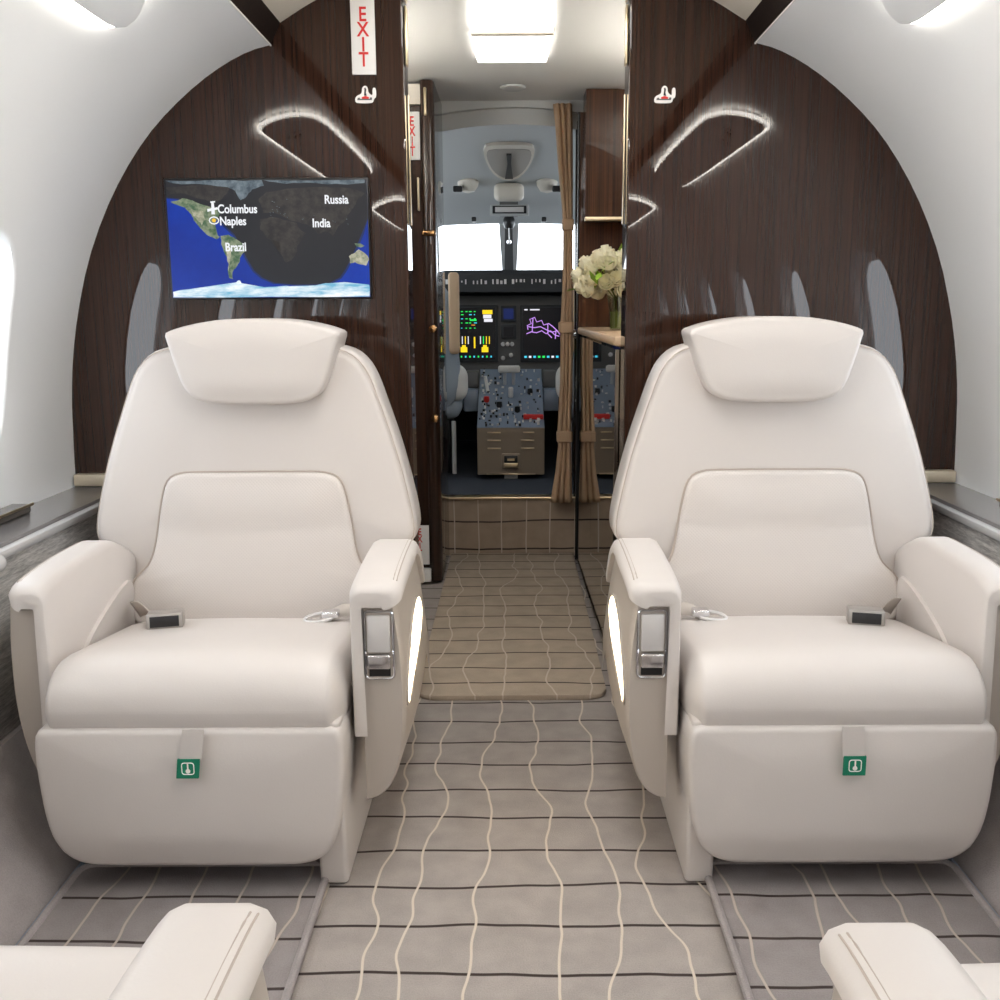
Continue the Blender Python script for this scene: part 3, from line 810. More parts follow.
# sloped top
def top(u, v, h=0):     # u -1..1, v 0 front .. 1 back
    Y = 4.452+.525*v; z_ = ztop+(.70-ztop)*v
    return (cxm+u*(x1-x0)/2, Y-h*.35, z_+h*.93)
mb = MB(); mb.grid(lambda u, v: f(*top(u*2-1, v, .004)), 1, 1, M['console_top']); mb.build('top_plate', t)
mb = MB(); rr = random.Random(9)
for i in range(150):
    u, v = rr.uniform(-.93, .93), rr.uniform(.02, .98)
    if abs(u) < .25 and v > .45: continue
    a = top(u, v, .008); w = rr.uniform(.002, .006)
    mb.box(a[0]-w, a[0]+w, a[1]-w, a[1]+w, a[2]-.004, a[2]+rr.uniform(.002, .010), rr.choice((M['black'], M['black'], M['satin'], M['sign_white'])), fn=f)
tag(mb.build('switches', t), kind='stuff')
for (u, v, m_) in ((-.75, .42, 'red'), (-.35, .33, 'black'), (.2, .25, 'black'), (.6, .55, 'black')):
    a = top(u, v, 0); mb = MB(); mb.lathe([(.001, .03), (.012, .028), (.014, .01), (.01, 0)], f(*a), M[m_], 14); mb.build('knob', t)
a = top(.68, .14, .01); mb = MB(); mb.soft(a[0]-.045, a[0]+.045, a[1]-.015, a[1]+.015, a[2]-.008, a[2]+.014, .005, M['red'], fn=f, n=2); mb.build('red_guard', t)
for s in (-1, 1):
    a = top(.14*s-.05, .72, 0); mb = MB(); mb.tube([f(*a), f(a[0], a[1]-.02, a[2]+.08)], .008, M['satin'], 8)
    mb.soft(a[0]-.032, a[0]+.032, a[1]-.04, a[1]-.01, a[2]+.06, a[2]+.095, .012, M['sheepskin_white'], fn=f, n=2); mb.build('throttle_lever', t)
a = top(-.72, .6, 0); mb = MB(); mb.tube([f(*a), f(a[0]-.012, a[1]-.01, a[2]+.075)], .008, M['sign_white'], 8); mb.build('flap_lever', t)
a = top(.0, .5, 0); mb = MB(); mb.soft(a[0]-.012, a[0]+.012, a[1]-.02, a[1]+.02, a[2], a[2]+.05, .008, M['satin'], fn=f, n=2); mb.build('trim_wheel', t)
for s in (-1, 1):
    mb = MB(); mb.box(cxm+min(s*.155, s*.225), cxm+max(s*.155, s*.225), 4.72, 4.97, .52, .62, M['console_top'], .008, fn=f)
    mb.box(cxm+min(s*.155, s*.22), cxm+max(s*.155, s*.22), 4.86, 4.98, .62, .70, M['cockpit_panel'], .006, fn=f); mb.build('side_keypad', t)

# pilot seats
def pilot(cx_, label):
    t = thing('pilot_seat', label, 'seat', (cx_, 4.62, .24)); f = rel(t)
    s = 1 if cx_ < 0 else -1
    mb = MB(); mb.soft(cx_-.23, cx_+.23, 4.55, 5.0, .50, .62, .05, M['sheepskin'], fn=f); mb.build('seat_cushion', t)
    mb = MB(); mb.soft(cx_-.23, cx_+.23, 4.50, 4.60, .56, 1.12, (.08, .04, .12), M['sheepskin'], fn=lambda x, y, z: f(x-(x-cx_)*max(0, z-.75)*.5, y, z)); mb.build('backrest', t)
    mb = MB(); xe = cx_+s*.21
    mb.soft(xe-.024, xe+.024, 4.475, 4.50, .80, 1.155, (.015, .01, .02), M['tan'], fn=f, n=3); mb.build('side_pad', t)
    mb = MB(); mb.soft(cx_+min(s*.15, s*.262), cx_+max(s*.15, s*.262), 4.52, 4.66, .58, .75, .06, M['sheepskin_white'], fn=f, n=4); mb.build('side_bolster', t)
    mb = MB(); mb.box(cx_-.18, cx_+.18, 4.58, 4.9, .2405, .5, M['black'], .02, fn=f)
    mb.tube([f(cx_+s*.20, 4.50, .26), f(cx_+s*.20, 4.50, .5)], .01, M['satin'], 8); mb.build('base', t)
pilot(-.475, 'left pilot seat with tan side pad and blue-grey sheepskin cover')
pilot(.45, 'right pilot seat in pale sheepskin, mostly hidden by the curtain')

# overhead console items in the cockpit
def czat(x, y):
    v = (y-SY-.05)/(5.36-SY-.05); return 1.70-.02*v-.25*v**1.6-.33*x*x*(1-.8*v)
t = thing('overhead_hatch', 'recessed grey overhead hatch with black pull strap in the cockpit ceiling', 'hatch', (CXC, 4.6, 1.6)); f = rel(t)
hx = lambda px, Y, z=0: (px-511)/1000*Y
def on_ceil(px, py, dz=0):
    # march a ray of the photograph to the ceiling to measure a place on it
    for i in range(400):
        Y = 4.06+i*.0035; x, z = P(px, py, Y)
        if z >= czat(x, Y)-.002: return (x, Y, z+dz)
    return (x, Y, z+dz)
out = [(483, 147), (487, 142.5), (510, 141.5), (531, 142.5), (535, 147), (533, 157), (526, 169), (517, 176.5), (509, 178), (500, 176.5), (491, 169), (485, 157)]
def slabpx(mb, out, dz, th, m, yc=None):
    pts = [on_ceil(*q) for q in out]
    b = bmesh.new(); lo = [b.verts.new(f(p[0], p[1], p[2]-dz)) for p in pts]; hi = [b.verts.new(f(p[0], p[1], p[2]-dz+th)) for p in pts]; n = len(pts)
    b.faces.new(lo); b.faces.new(hi[::-1])
    for i in range(n): b.faces.new((lo[i], hi[i], hi[(i+1) % n], lo[(i+1) % n]))
    bmesh.ops.recalc_face_normals(b, faces=b.faces[:]); mb.add(b, m)
mb = MB(); slabpx(mb, chaikin(out, 1), .012, .012, M['cream_panel']); mb.build('rim', t)
inn = [(509+(a-509)*.88, 160+(b_-160)*.82) for a, b_ in out]
mb = MB(); slabpx(mb, chaikin(inn, 1), .016, .004, M['recess']); mb.build('recess', t)
mb = MB(); slabpx(mb, [(506.5, 149), (511.5, 149), (511, 158), (513, 173), (505, 173), (507.5, 158)], .026, .008, M['black']); mb.build('pull_strap', t)
for (a, b_, lab) in ((468, 182, 'round swivel air vent left of the hatch in the cockpit ceiling'), (547, 182, 'round swivel air vent right of the hatch in the cockpit ceiling')):
    p = on_ceil(a, b_); t = thing('air_vent', lab, 'air vent', p); f = rel(t)
    s = 1 if a < 510 else -1
    mb = MB(); mb.lathe([(.001, -.05), (.03, -.042), (.046, -.018), (.05, .0), (.04, .02)], (0, 0, 0), M['cream_panel'], 24); mb.build('ball', t)
    mb = MB(); mb.soft(-s*.045-.022, -s*.045+.022, -.06, -.03, -.05, -.022, .008, M['black'], n=2); mb.build('nozzle', t)
mb = MB()
def cupx(out, dz, th, m, name, label, cat):
    global f
    p = on_ceil(out[0][0], out[0][1]); t = thing(name, label, cat, p); f = rel(t); return t
t = cupx([(509, 209)], 0, 0, None, 'overhead_display', 'small framed standby display above the windshield pillar', 'display')
p0 = P(490, 205, 4.95); p1 = P(529, 216, 4.95)
mb = MB(); mb.box(p0[0], p1[0], 4.93, 4.97, p1[1], p0[1], M['cockpit_lining'], .006, fn=f); mb.build('housing', t)
mb = MB(); mb.box(p0[0]+.012, p1[0]-.012, 4.922, 4.931, p1[1]+.01, p0[1]-.006, M['black'], .002, fn=f); mb.build('bezel', t)
mb = MB(); mb.box(p0[0]+.025, p1[0]-.025, 4.918, 4.923, p1[1]+.016, p0[1]-.012, M['satin'], .001, fn=f); mb.build('screen', t)
t = thing('compass', 'small black compass hanging at the top of the windshield pillar', 'compass', (CXC, 5.1, 1.42)); f = rel(t)
a = P(509, 222, 5.05); mb = MB(); mb.lathe([(.001, -.035), (.02, -.03), (.028, -.01), (.028, .012), (.02, .03)], f(a[0], 5.05, a[1]), M['black'], 20); mb.build('housing', t)
mb = MB(); mb.box(a[0]-.045, a[0]+.045, 5.03, 5.1, a[1]+.028, czat(a[0], 5.07)+.004, M['cockpit_panel'], .004, fn=f); mb.build('bracket', t)
mb = MB(); mb.tube([f(a[0], 5.03, a[1]-.03), f(a[0], 5.03, a[1]-.09)], .004, M['satin'], 6); mb.lathe([(.001, -.012), (.011, -.006), (.011, .006), (.001, .012)], f(a[0], 5.03, a[1]-.095), M['chrome'], 12); mb.build('pendant', t)
p0 = P(494, 188, 4.85); p1 = P(524, 201, 4.85); mb = MB(); mb.soft(p0[0], p1[0], 4.80, 4.90, p1[1], p0[1]+.02, (.03, .03, .025), M['cream_panel'])
tag(mb.build('map_light'), 'oval pale map light housing between the hatch and the standby display', 'light')
for s, lab in ((-1, 'dark sun visor clip above the left windshield'), (1, 'dark sun visor clip above the right windshield')):
    a = P(509+s*35, 219.5, 5.2); mb = MB(); mb.soft(a[0]-.012, a[0]+.012, 5.18, 5.21, a[1]-.012, a[1]+.012, .006, M['black'], n=2); tag(mb.build('visor_clip'), lab, 'clip')

# ================================================================== CABIN WALL FURNITURE
def ledge(s):
    side = 'left' if s < 0 else 'right'
    t = thing('side_ledge', 'dark grey side ledge with brass trim and grey veneer front along the %s wall' % side, 'ledge', (s*1.0, 0, 0)); f0 = rel(t)
    f = lambda x, y, z: f0(s*x, y, z)
    def bx(x0, x1, y0, y1, z0, z1, m, nm, r=.002):
        mb = MB(); mb.box(x0, x1, y0, y1, z0, z1, m, r, fn=f); bmesh.ops.recalc_face_normals(mb.bm, faces=mb.bm.faces[:]); return mb.build(nm, t)
    bx(.962, .985, YB+.01, BY-.004, .20, .548, M['veneer'], 'front_panel')
    bx(.966, 1.093, YB+.01, BY-.004, .556, .570, M['ledge'], 'top')
    bx(.975, .985, YB+.01, BY-.006, .546, .558, M['black'], 'shadow_gap', 0)
    bx(.948, .972, YB+.01, BY-.14, .545, .562, M['satin'], 'edge_rail', .005)
    bx(.972, 1.093, BY-.030, BY-.004, .570, .600, M['pale_brass'], 'end_rim', .004)
    bx(1.050, 1.093, YB+.01, BY-.34, .570, .588, M['dark_lid'], 'table_lid', .004)
    bx(1.0455, 1.0495, YB+.01, BY-.335, .584, .590, M['brass'], 'lid_trim', .001)
    mb = MB(); mb.lathe([(.001, -.025), (.016, -.023), (.019, -.016), (.019, .016), (.016, .023), (.001, .025)], f(.945, 1.75, .548), M['satin'], 24, 'y'); mb.build('latch_knob', t)
ledge(-1); ledge(1)

# overhead service pods
pod_out = [(.004, .50), (.000, 1.55), (.012, 1.74), (.045, 1.87), (.095, 1.945), (.135, 1.96), (.150, 1.93), (.152, 1.85), (.152, .50), (.12, .46), (.04, .46)]
A_, B_ = Vector((.598, 0, 1.586)), Vector((.732, 0, 1.512)); U_ = (B_-A_).normalized(); N_ = Vector((-U_.z, 0, U_.x)); N_ = -N_ if N_.z > 0 else N_
def pod(s, off, label):
    t = thing('overhead_service_pod', label, 'overhead panel', (s*.66, 1.2+off, 1.53), 'overhead service pods along the ceiling'); f0 = rel(t)
    def f(u, v, w):
        p = A_+U_*u+N_*w; return f0(s*p.x, v+off, p.z)
    pts = resamp(chaikin(pod_out, 3), 120)
    mb = MB(); mb.pillow([(q[0], q[1]) for q in pts][::-1], lambda u, v, w: f(u, v, w+.020), .012, .006, .002, M['white_wall']); mb.build('panel', t)
    mb = MB(); c = (.076, 1.2); inn = [(c[0]+(u-c[0])*.90, c[1]+(v-c[1])*.985) for u, v in pts]
    mb.prism(inn, f, -.01, .012, M['white_wall']); mb.build('housing', t)
    rim = [(c[0]+(u-c[0])*1.09, c[1]+(v-c[1])*1.008) for u, v in pts]
    mb = MB(); mb.tube([f(u, v, .007) for u, v in rim], .0045, M['strip'], 6, closed=True); mb.build('light_strip', t)
    for v in (1.73, 1.58):
        mb = MB(); mb.prism([(.085+.030*cos(a*pi/8), v+.03*sin(a*pi/8)) for a in range(16)], f, .018, .028, M['white_wall'], r=.003)
        mb.prism([(.085+.012*cos(a*pi/8), v+.012*sin(a*pi/8)) for a in range(16)], f, .028, .032, M['cockpit_panel']); mb.build('air_nozzle', t)
pod(-1, 0, 'white overhead pod with lit edge above the nearest left window')
pod(1, 0, 'white overhead pod with lit edge above the nearest right window')
pod(-1, -2.35, 'white overhead pod with lit edge further aft on the left')
pod(1, -2.35, 'white overhead pod with lit edge further aft on the right')

# long fill panels added in the crown, out of view, to light the cabin
for i, (y0, y1) in enumerate(((.95, 2.2), (-1.7, -.5), (-3.7, -2.5))):
    t = thing('fill_panel', ('added unseen fill panel in the crown above the front seats', 'added unseen fill panel in the crown behind the front one', 'added unseen fill panel in the crown at the aft end')[i], 'ceiling light', (0, (y0+y1)/2, 1.76)); f = rel(t)
    mb = MB(); mb.box(-.16, .16, y0, y1, 1.752, 1.766, M['crown_fill'], .004, fn=f); mb.build('diffuser', t)

# ---- wall screen with world map
SYZ = BY-.03
x0, z1 = P(163, 178, SYZ); x1, z0 = P(371.5, 298.5, SYZ)
t = thing('wall_screen', 'flat screen on the left bulkhead showing a world map', 'screen', ((x0+x1)/2, SYZ, z0)); f = rel(t)
mb = MB(); mb.box(x0, x1, SYZ, BY-.001, z0, z1, M['black'], .003, fn=f); mb.build('housing', t)
mx0, mx1, mz0, mz1 = x0+.005, x1-.003, z0+.004, z1-.005
def mp(u, v): return (mx0+(mx1-mx0)*u/100, mz1-(mz1-mz0)*v/100)
E2 = {n: emat('map_'+n, c, 1.0) for n, c in (('ocean', (18, 62, 168)), ('night', (36, 37, 42)), ('land', (98, 118, 92)), ('land_dry', (150, 150, 128)), ('nland', (50, 48, 48)), ('ice', (190, 222, 232)), ('nice', (84, 96, 106)), ('text', (232, 234, 238)), ('orange', (240, 190, 60)), ('dusk', (24, 44, 96)))}
def mottled(n, c0, c1, sc, str_=(1, 1, 1)):
    m = E2[n]; nt = m.node_tree; b = nt.nodes['Principled BSDF']
    tc = nd(nt, 'ShaderNodeTexCoord'); mp_ = nd(nt, 'ShaderNodeMapping'); mp_.inputs['Scale'].default_value = str_
    no = nd(nt, 'ShaderNodeTexNoise'); no.inputs['Scale'].default_value = sc; no.inputs['Detail'].default_value = 6; no.inputs['Roughness'].default_value = .65
    r = nd(nt, 'ShaderNodeValToRGB'); r.color_ramp.elements[0].position = .38; r.color_ramp.elements[1].position = .62
    r.color_ramp.elements[0].color = srgb(c0); r.color_ramp.elements[1].color = srgb(c1)
    nt.links.new(tc.outputs['Object'], mp_.inputs[0]); nt.links.new(mp_.outputs[0], no.inputs['Vector']); nt.links.new(no.outputs['Fac'], r.inputs[0]); nt.links.new(r.outputs[0], b.inputs['Emission Color'])
mottled('land', (62, 92, 66), (140, 148, 122), 60); mottled('land_dry', (120, 128, 104), (186, 182, 160), 70)
mottled('nland', (40, 39, 41), (62, 58, 56), 45); mottled('ice', (110, 176, 206), (240, 246, 248), 22, (.5, 1, 2.2)); mottled('nice', (60, 72, 82), (112, 124, 132), 40); mottled('ocean', (4, 42, 140), (8, 54, 162), 5)
mb = MB()
def poly(pts, m, lv):
    y = SYZ-.0004*lv
    b = bmesh.new(); vs = [b.verts.new(f(*((lambda q: (q[0], y, q[1]))(mp(*p))))) for p in pts]
    fc = b.faces.new(vs); bmesh.ops.triangulate(b, faces=[fc]); mb.add(b, E2[m])
poly([(0, 0), (100, 0), (100, 100), (0, 100)], 'ocean', 1)
def jag(pts, a=.6, seed=1, k=2):
    r2 = random.Random(seed)
    for _ in range(k):
        q = []
        for i in range(len(pts)):
            p, n_ = pts[i], pts[(i+1) % len(pts)]
            q.append(p); d = hypot(n_[0]-p[0], n_[1]-p[1])
            q.append(((p[0]+n_[0])/2+r2.uniform(-a, a)*min(d*.15, 1.2), (p[1]+n_[1])/2+r2.uniform(-a, a)*min(d*.15, 1.2)))
        pts = q
    return [(min(max(u, 0), 100), min(max(v, 0), 100)) for u, v in pts]
# night side with its curved edge
night = [(0, 0), (100, 0), (100, 33), (97, 45), (94, 56), (91, 67), (88, 76), (85, 83), (80, 87.5), (72, 89), (62, 89), (52, 87.5), (46, 83), (42, 77), (39, 68), (36, 57), (33, 46), (28, 36), (22, 28), (14, 20), (6, 15.5), (0, 14.5)]
poly([(u if u in (0, 100) else u+(.9 if u > 60 else -.9), v+(.9 if 0 < v < 90 else 0)) for u, v in night], 'dusk', 2)
poly(night, 'night', 3)
NA = jag([(2, 18), (8, 15), (13, 17), (19, 22), (25, 24), (27, 27), (25, 31), (24, 35), (22.5, 39), (21, 38), (19, 41), (21, 46), (24, 45), (25.5, 48), (24, 50), (20, 47), (17, 42), (15, 38), (13, 34), (12, 29), (9, 23), (4, 20)], seed=2)
SA = jag([(26, 47), (30, 46), (33, 49), (37, 55), (38, 60), (35, 66), (34, 71), (31.5, 76), (30, 81), (31, 84), (29, 83), (28.5, 76), (29, 67), (27, 60), (26, 54)], seed=3)
poly(NA, 'land', 4); poly(SA, 'land', 4)
poly(jag([(12, 24), (18, 26), (19, 33), (17, 38), (15, 34), (13, 30)], seed=8), 'land_dry', 5)
poly(jag([(28, 54), (31, 58), (30, 70), (29, 78), (28.6, 66)], seed=9), 'land_dry', 5)
poly(jag([(90, 65), (93, 62), (95, 59), (97, 61), (99, 64), (100, 68), (98.5, 73), (96, 72), (93, 70), (90.5, 71)], seed=4), 'land_dry', 5)
poly(jag([(93, 54), (96, 54), (98, 56), (96, 57.5), (94, 56.5)], seed=5), 'land', 5)
poly(jag([(0, 6), (10, 5), (22, 4), (32, 5), (30, 12), (27, 17), (23, 19), (15, 15), (7, 11), (2, 12)], seed=21), 'nland', 4)
poly(jag([(46, 16), (50, 10), (56, 9), (66, 7), (80, 6), (94, 8), (99, 12), (95, 17), (93, 24), (90, 30), (88, 36), (84, 41), (82, 48), (79, 42), (75, 46), (71, 38), (66, 36), (60, 33), (53, 27), (48, 28), (47, 21)], seed=22), 'nland', 4)
poly(jag([(46, 33), (52, 31), (58, 34), (64, 36), (66, 42), (69, 45), (66, 52), (64, 60), (61, 68), (58, 70), (56, 62), (55, 52), (49, 49), (46, 42)], seed=23), 'nland', 4)
poly(jag([(0, .2), (30, .2), (48, .2), (49, 5), (43, 8), (40, 14), (37, 17), (35, 11), (31, 6), (20, 3), (8, 3.5)], seed=24), 'nice', 5)
poly(jag([(49, .2), (99, .2), (99, 3), (88, 4), (75, 3), (60, 3.5)], seed=25), 'nice', 5)
poly(jag([(0.2, 95), (6, 93), (14, 92), (22, 94), (28, 92), (31, 88), (34, 85), (35, 86.5), (33, 89.5), (35, 93), (42, 94), (48, 91), (58, 90), (66, 92), (76, 88.5), (84, 87.5), (92, 88), (99.8, 89.5), (99.8, 99.6), (.2, 99.6)], seed=26), 'ice', 6)
for k_ in range(26):      # lights of towns on the night side
    r2 = random.Random(k_); u, v = (r2.uniform(50, 60), r2.uniform(16, 32)) if k_ < 16 else (r2.uniform(62, 92), r2.uniform(22, 38))
    poly([(u, v), (u+.6, v+.2), (u+.5, v+.9)], 'nice', 6)
mb.build('map_image', t, sharp=10)
def lab(body, px, py, size):
    x, z = P(px, py, SYZ); text('place_name', body, size, FACE_AFT, (x, SYZ-.004, z), E2['text'], t, sx=.82, bold=.0006, align='LEFT')
lab('Columbus', 218, 209.5, .0275); lab('Naples', 220, 221.5, .0275); lab('Brazil', 225.5, 247.5, .0275); lab('Russia', 324.5, 200, .0275); lab('India', 312.5, 223.5, .0275)
mb = MB(); x, z = P(213.5, 210, SYZ); y = SYZ-.004
mb.prism([(x-.004, z-.010), (x+.004, z-.010), (x+.003, z+.016), (x, z+.020), (x-.003, z+.016)], lambda u, v, w: f(u, w, v), y-.001, y, E2['text'])
mb.prism([(x-.013, z-.004), (x+.011, z+.001), (x+.011, z+.006), (x-.013, z+.002)], lambda u, v, w: f(u, w, v), y-.0015, y, E2['text'])
mb.prism([(x-.005, z+.016), (x+.006, z+.017), (x+.006, z+.020), (x-.005, z+.019)], lambda u, v, w: f(u, w, v), y-.0015, y, E2['text']); mb.build('plane_marker', t)
mb = MB(); x, z = P(214.5, 220.5, SYZ)
mb.tube([f(x+.011*cos(a*pi/6), y, z+.008*sin(a*pi/6)) for a in range(12)], .0014, E2['text'], 4, closed=True); mb.prism([(x+.0045*cos(a*pi/4), z+.0045*sin(a*pi/4)) for a in range(8)], lambda u, v, w: f(u, w, v), y-.001, y, E2['orange']); mb.build('city_marker', t)

# seat-belt style pictogram placards on the bulkhead
def placard(px, py, label):
    x, z = P(px, py, BY); t = thing('pictogram_placard', label, 'placard', (x, BY, z)); k_ = .0255/1.0
    body = [(-.92, -.62), (-.95, -.25), (-.75, -.02), (-.42, .1), (-.3, .3), (-.3, .62), (-.12, .82), (.1, .82), (.26, .62), (.26, .3), (.5, .05), (.66, -.0), (.66, .55), (.8, .68), (.98, .6), (1.0, -.15), (.78, -.28), (.68, -.62), (.3, -.68), (-.5, -.68)]
    mb = MB(); mb.prism(chaikin([(a*k_, b_*k_) for a, b_ in body], 1), lambda u, v, w: (u, w, v), -.003, 0, M['sign_white']); mb.build('plate', t)
    mb = MB(); mb.prism([(a*k_, b_*k_) for a, b_ in ((-.12, -.02), (-.06, .5), (-.1, .6), (.04, .66), (.1, .5), (.06, .2), (.14, -.05))], lambda u, v, w: (u, w, v), -.0036, -.003, M['black'])
    mb.prism([(a*k_, b_*k_) for a, b_ in ((-.75, -.42), (-.7, -.22), (-.5, -.2), (-.5, -.3), (.4, -.3), (.42, -.18), (.62, -.2), (.58, -.42))][::1], lambda u, v, w: (u, w, v), -.0033, -.003, M['cockpit_panel']); mb.build('figure', t)
    mb = MB(); mb.prism([(a*k_, b_*k_) for a, b_ in ((-.35, -.18), (0, -.05), (.35, -.18), (.3, -.3), (-.3, -.3))], lambda u, v, w: (u, w, v), -.0038, -.0033, M['red']); mb.build('red_mark', t)
placard(365.5, 95.5, 'small white pictogram placard under the EXIT sign on the left bulkhead')
placard(664.5, 95.5, 'small white pictogram placard on the right bulkhead')

# floor mats under the seats
def mat_piece(s, label):
    mb = MB(); sx = lambda x: s*x
    pts = rrect(.338, .785, -1.6, 1.655, .025)
    mb.prism([(s*u, v) for u, v in pts], lambda u, v, w: (u, v, w), .001, .012, M['carpet_mat'], r=.003)
    bd = rrect(.338, .785, -1.6, 1.655, .025)
    o = mb.build('floor_mat'); t = MB(); t.tube([(s*u, v, .011) for u, v in bd], .007, M['carpet_plain'], 8, closed=True); t.build('border', o)
    return tag(o, label, 'floor mat')
mat_piece(-1, 'grey lined floor mat in front of the left seat'); mat_piece(1, 'grey lined floor mat in front of the right seat')

# ================================================================== SEATS
CS = .543; OY = 1.80
def half(pairs, Y):
    """(py, left px, right px) of the left seat -> half outline (u, z)"""
    o = []
    for (py, a, b) in pairs:
        xa, za = P(a, py, Y); xb, zb = P(b, py, Y); o.append(((xb-xa)/2, (za+zb)/2))
    return o
def sym(h):         # full ccw outline (viewed with x right, z up) from right half listed top->bottom
    r = [(-u, z) for u, z in h]; return r + h[::-1]
def seat(m, loc, label):
    """m=+1: aisle arm on +x"""
    t = thing('aircraft_seat', label, 'seat', loc, 'cream leather seats')
    mir = m < 0
    YB_ = 2.055-OY
    recl = lambda z: .07*(z-.35)
    # backrest
    hb = half([(343, 215, 303), (345, 185, 330), (349, 162, 352), (356, 148, 364), (372, 137, 378), (408, 126, 391), (453, 112, 405), (502, 101, 416), (530, 98, 421), (543, 103, 417), (549, 120, 400), (556, 132, 388), (575, 135, 385), (610, 136, 384), (624, 146, 374)], 2.05)
    ol = resamp(chaikin(sym(hb), 2), 140)
    fb = lambda u, v, w: (u, YB_ + recl(v) - w - .35*max(0, abs(u)-.12)**2 - .012, v)
    mb = MB(mir); mb.pillow(ol[::-1], fb, .13, .022, .012, M['leather']); mb.build('backrest', t, sharp=70)
    mb = MB(mir); seam = resamp([(u*.955, .655+(v-.655)*.965) for u, v in ol if v > .53], 2) if False else None
    # piping along the backrest rim
    rim = [fb(u*.985, .655+(v-.655)*.985, -.003) for u, v in ol]
    mb.tube(rim, .0012, M['seam'], 5, closed=True); mb.build('backrest_piping', t)
    # lumbar panel
    hl = half([(473.5, 200, 319), (474, 188, 331), (478, 175, 344), (489, 168.5, 350.5), (520, 163, 356), (550, 159, 360), (564, 154, 365), (571, 146, 373), (579, 138, 381), (595, 137, 382), (612, 138, 381), (623, 148, 372)], 2.03)
    ol = resamp(chaikin(sym(hl), 2), 140)
    fl = lambda u, v, w: (u, YB_ + recl(v) - w - .036 - .03*max(0, min(1, (.55-v)/.2)), v)
    mb = MB(mir); mb.pillow(ol[::-1], fl, .03, .014, .014, M['leather_weave']); mb.build('lumbar_panel', t, sharp=70)
    mb = MB(mir); mb.tube([fl(u*1.006, .53+(v-.53)*1.006, -.010) for u, v in ol], .0022, M['seam'], 5, closed=True); mb.build('lumbar_piping', t)
    # headrest
    hh = half([(319, 235, 277), (320.5, 215, 295), (325, 188, 319), (331, 168, 338), (334, 163, 342), (340, 165, 341), (368, 174, 333), (388, 181, 326), (399, 190, 317), (405, 206, 301), (406.5, 232, 275)], 1.985)
    ol = resamp(chaikin(sym(hh), 1), 120)
    fh = lambda u, v, w: (u+.016, YB_ + recl(v) - w - .068 - .3*max(0, abs(u)-.05)**2, v)
    mb = MB(mir); mb.pillow(ol[::-1], fh, .13, .012, .010, M['leather']); mb.build('headrest', t, sharp=60)
    # rear shell of the back
    mb = MB(mir); mb.soft(-.25, .25, YB_+.11, YB_+.21, .20, .90, (.10, .05, .12), M['shell'], fn=lambda x, y, z: (x*(1-.35*max(0, z-.5)), y+recl(z), z)); mb.build('back_shell', t)
    # seat cushion
    y0 = 1.565-OY
    def fc(x, y, z):
        k_ = (y-y0)/.42
        if z > .33:
            g = min(1, (z-.33)/.085); g = g*g*(3-2*g)
            z += g*(-.055*max(0, k_-.12) + .006*cos(x/.26*pi/2)  - .016*max(0, (abs(x)-.195)/.06)**2)
        return (x, y, z)
    mb = MB(mir); mb.soft(-.258, .250, y0, y0+.47, .262, .422, (.026, .095, .078), M['leather'], fn=fc, n=16); mb.build('seat_cushion', t, sharp=70)
    # leg rest
    hg = half([(731, 60, 328), (731.5, 46, 342), (736, 37.5, 348), (760, 38, 349.5), (785, 41, 348.5), (815, 45, 346), (842, 53, 340), (861, 65, 329), (870, 84, 311), (872, 110, 290)], 1.555)
    hg = [(u, z-.001) for u, z in hg]
    ol = resamp(chaikin(sym(hg), 1), 120)
    yl = 1.562-OY
    mb = MB(mir); mb.pillow(ol[::-1], lambda u, v, w: (u-.006, yl-w+.25*max(0, .12-v)**1.2*.9, v), .16, .012, .008, M['leather']); mb.build('leg_rest', t, sharp=70)
    # pull tab with green tag (hangs to the same side on both seats)
    tx = .012
    mb = MB(); mb.prism([(tx-.018, .322), (tx+.018, .322), (tx+.016-.006*m, .268), (tx-.020-.006*m, .268)], lambda u, v, w: (u, w, v), yl-.018, yl-.0155, M['leather']); pt = mb.build('pull_tab', t)
    mb = MB(); gx = tx-.002-.008*m
    gq = [(gx-.019, .270), (gx+.018, .270), (gx+.014 if m > 0 else gx+.018, .236), (gx-.023 if m > 0 else gx-.019, .236)]
    mb.prism(gq, lambda u, v, w: (u, w, v), yl-.0200, yl-.0165, M['green'])
    cx_ = gx-.0025*(m > 0); mb.tube([(cx_+u, yl-.0202, .253+v) for u, v in rrect(-.010, .010, -.0095, .0105, .004, 3)], .0009, M['sign_white'], 4, closed=True)
    mb.lathe([(.001, -.0006), (.0040, -.0005), (.0040, 0)], (cx_, yl-.0200, .249), M['sign_white'], 12, 'y'); mb.box(cx_-.0012, cx_+.0012, yl-.0206, yl-.0198, .250, .262, M['sign_white']); g_ = mb.build('tag', pt); g_['label'] = 'green tag with white symbol'
    # pedestal
    mb = MB(mir); mb.soft(-.22, .19, 1.78-OY, 2.15-OY, .015, .33, (.03, .03, .02), M['leather_grey'], n=3); mb.soft(.196, .246, 1.605-OY, 2.15-OY, .002, .32, (.008, .012, .006), M['leather'], n=3, fn=lambda x, y, z: (x, y-.10*max(0, z-.02)*(1 if y < -.1 else 0), z)); mb.build('pedestal', t)
    mb = MB(mir); mb.box(.12, .18, 1.80-OY, 2.2-OY, .0, .0145, M['black'], .003); mb.box(-.20, -.14, 1.80-OY, 2.2-OY, .0, .0145, M['black'], .003); mb.build('floor_track', t)
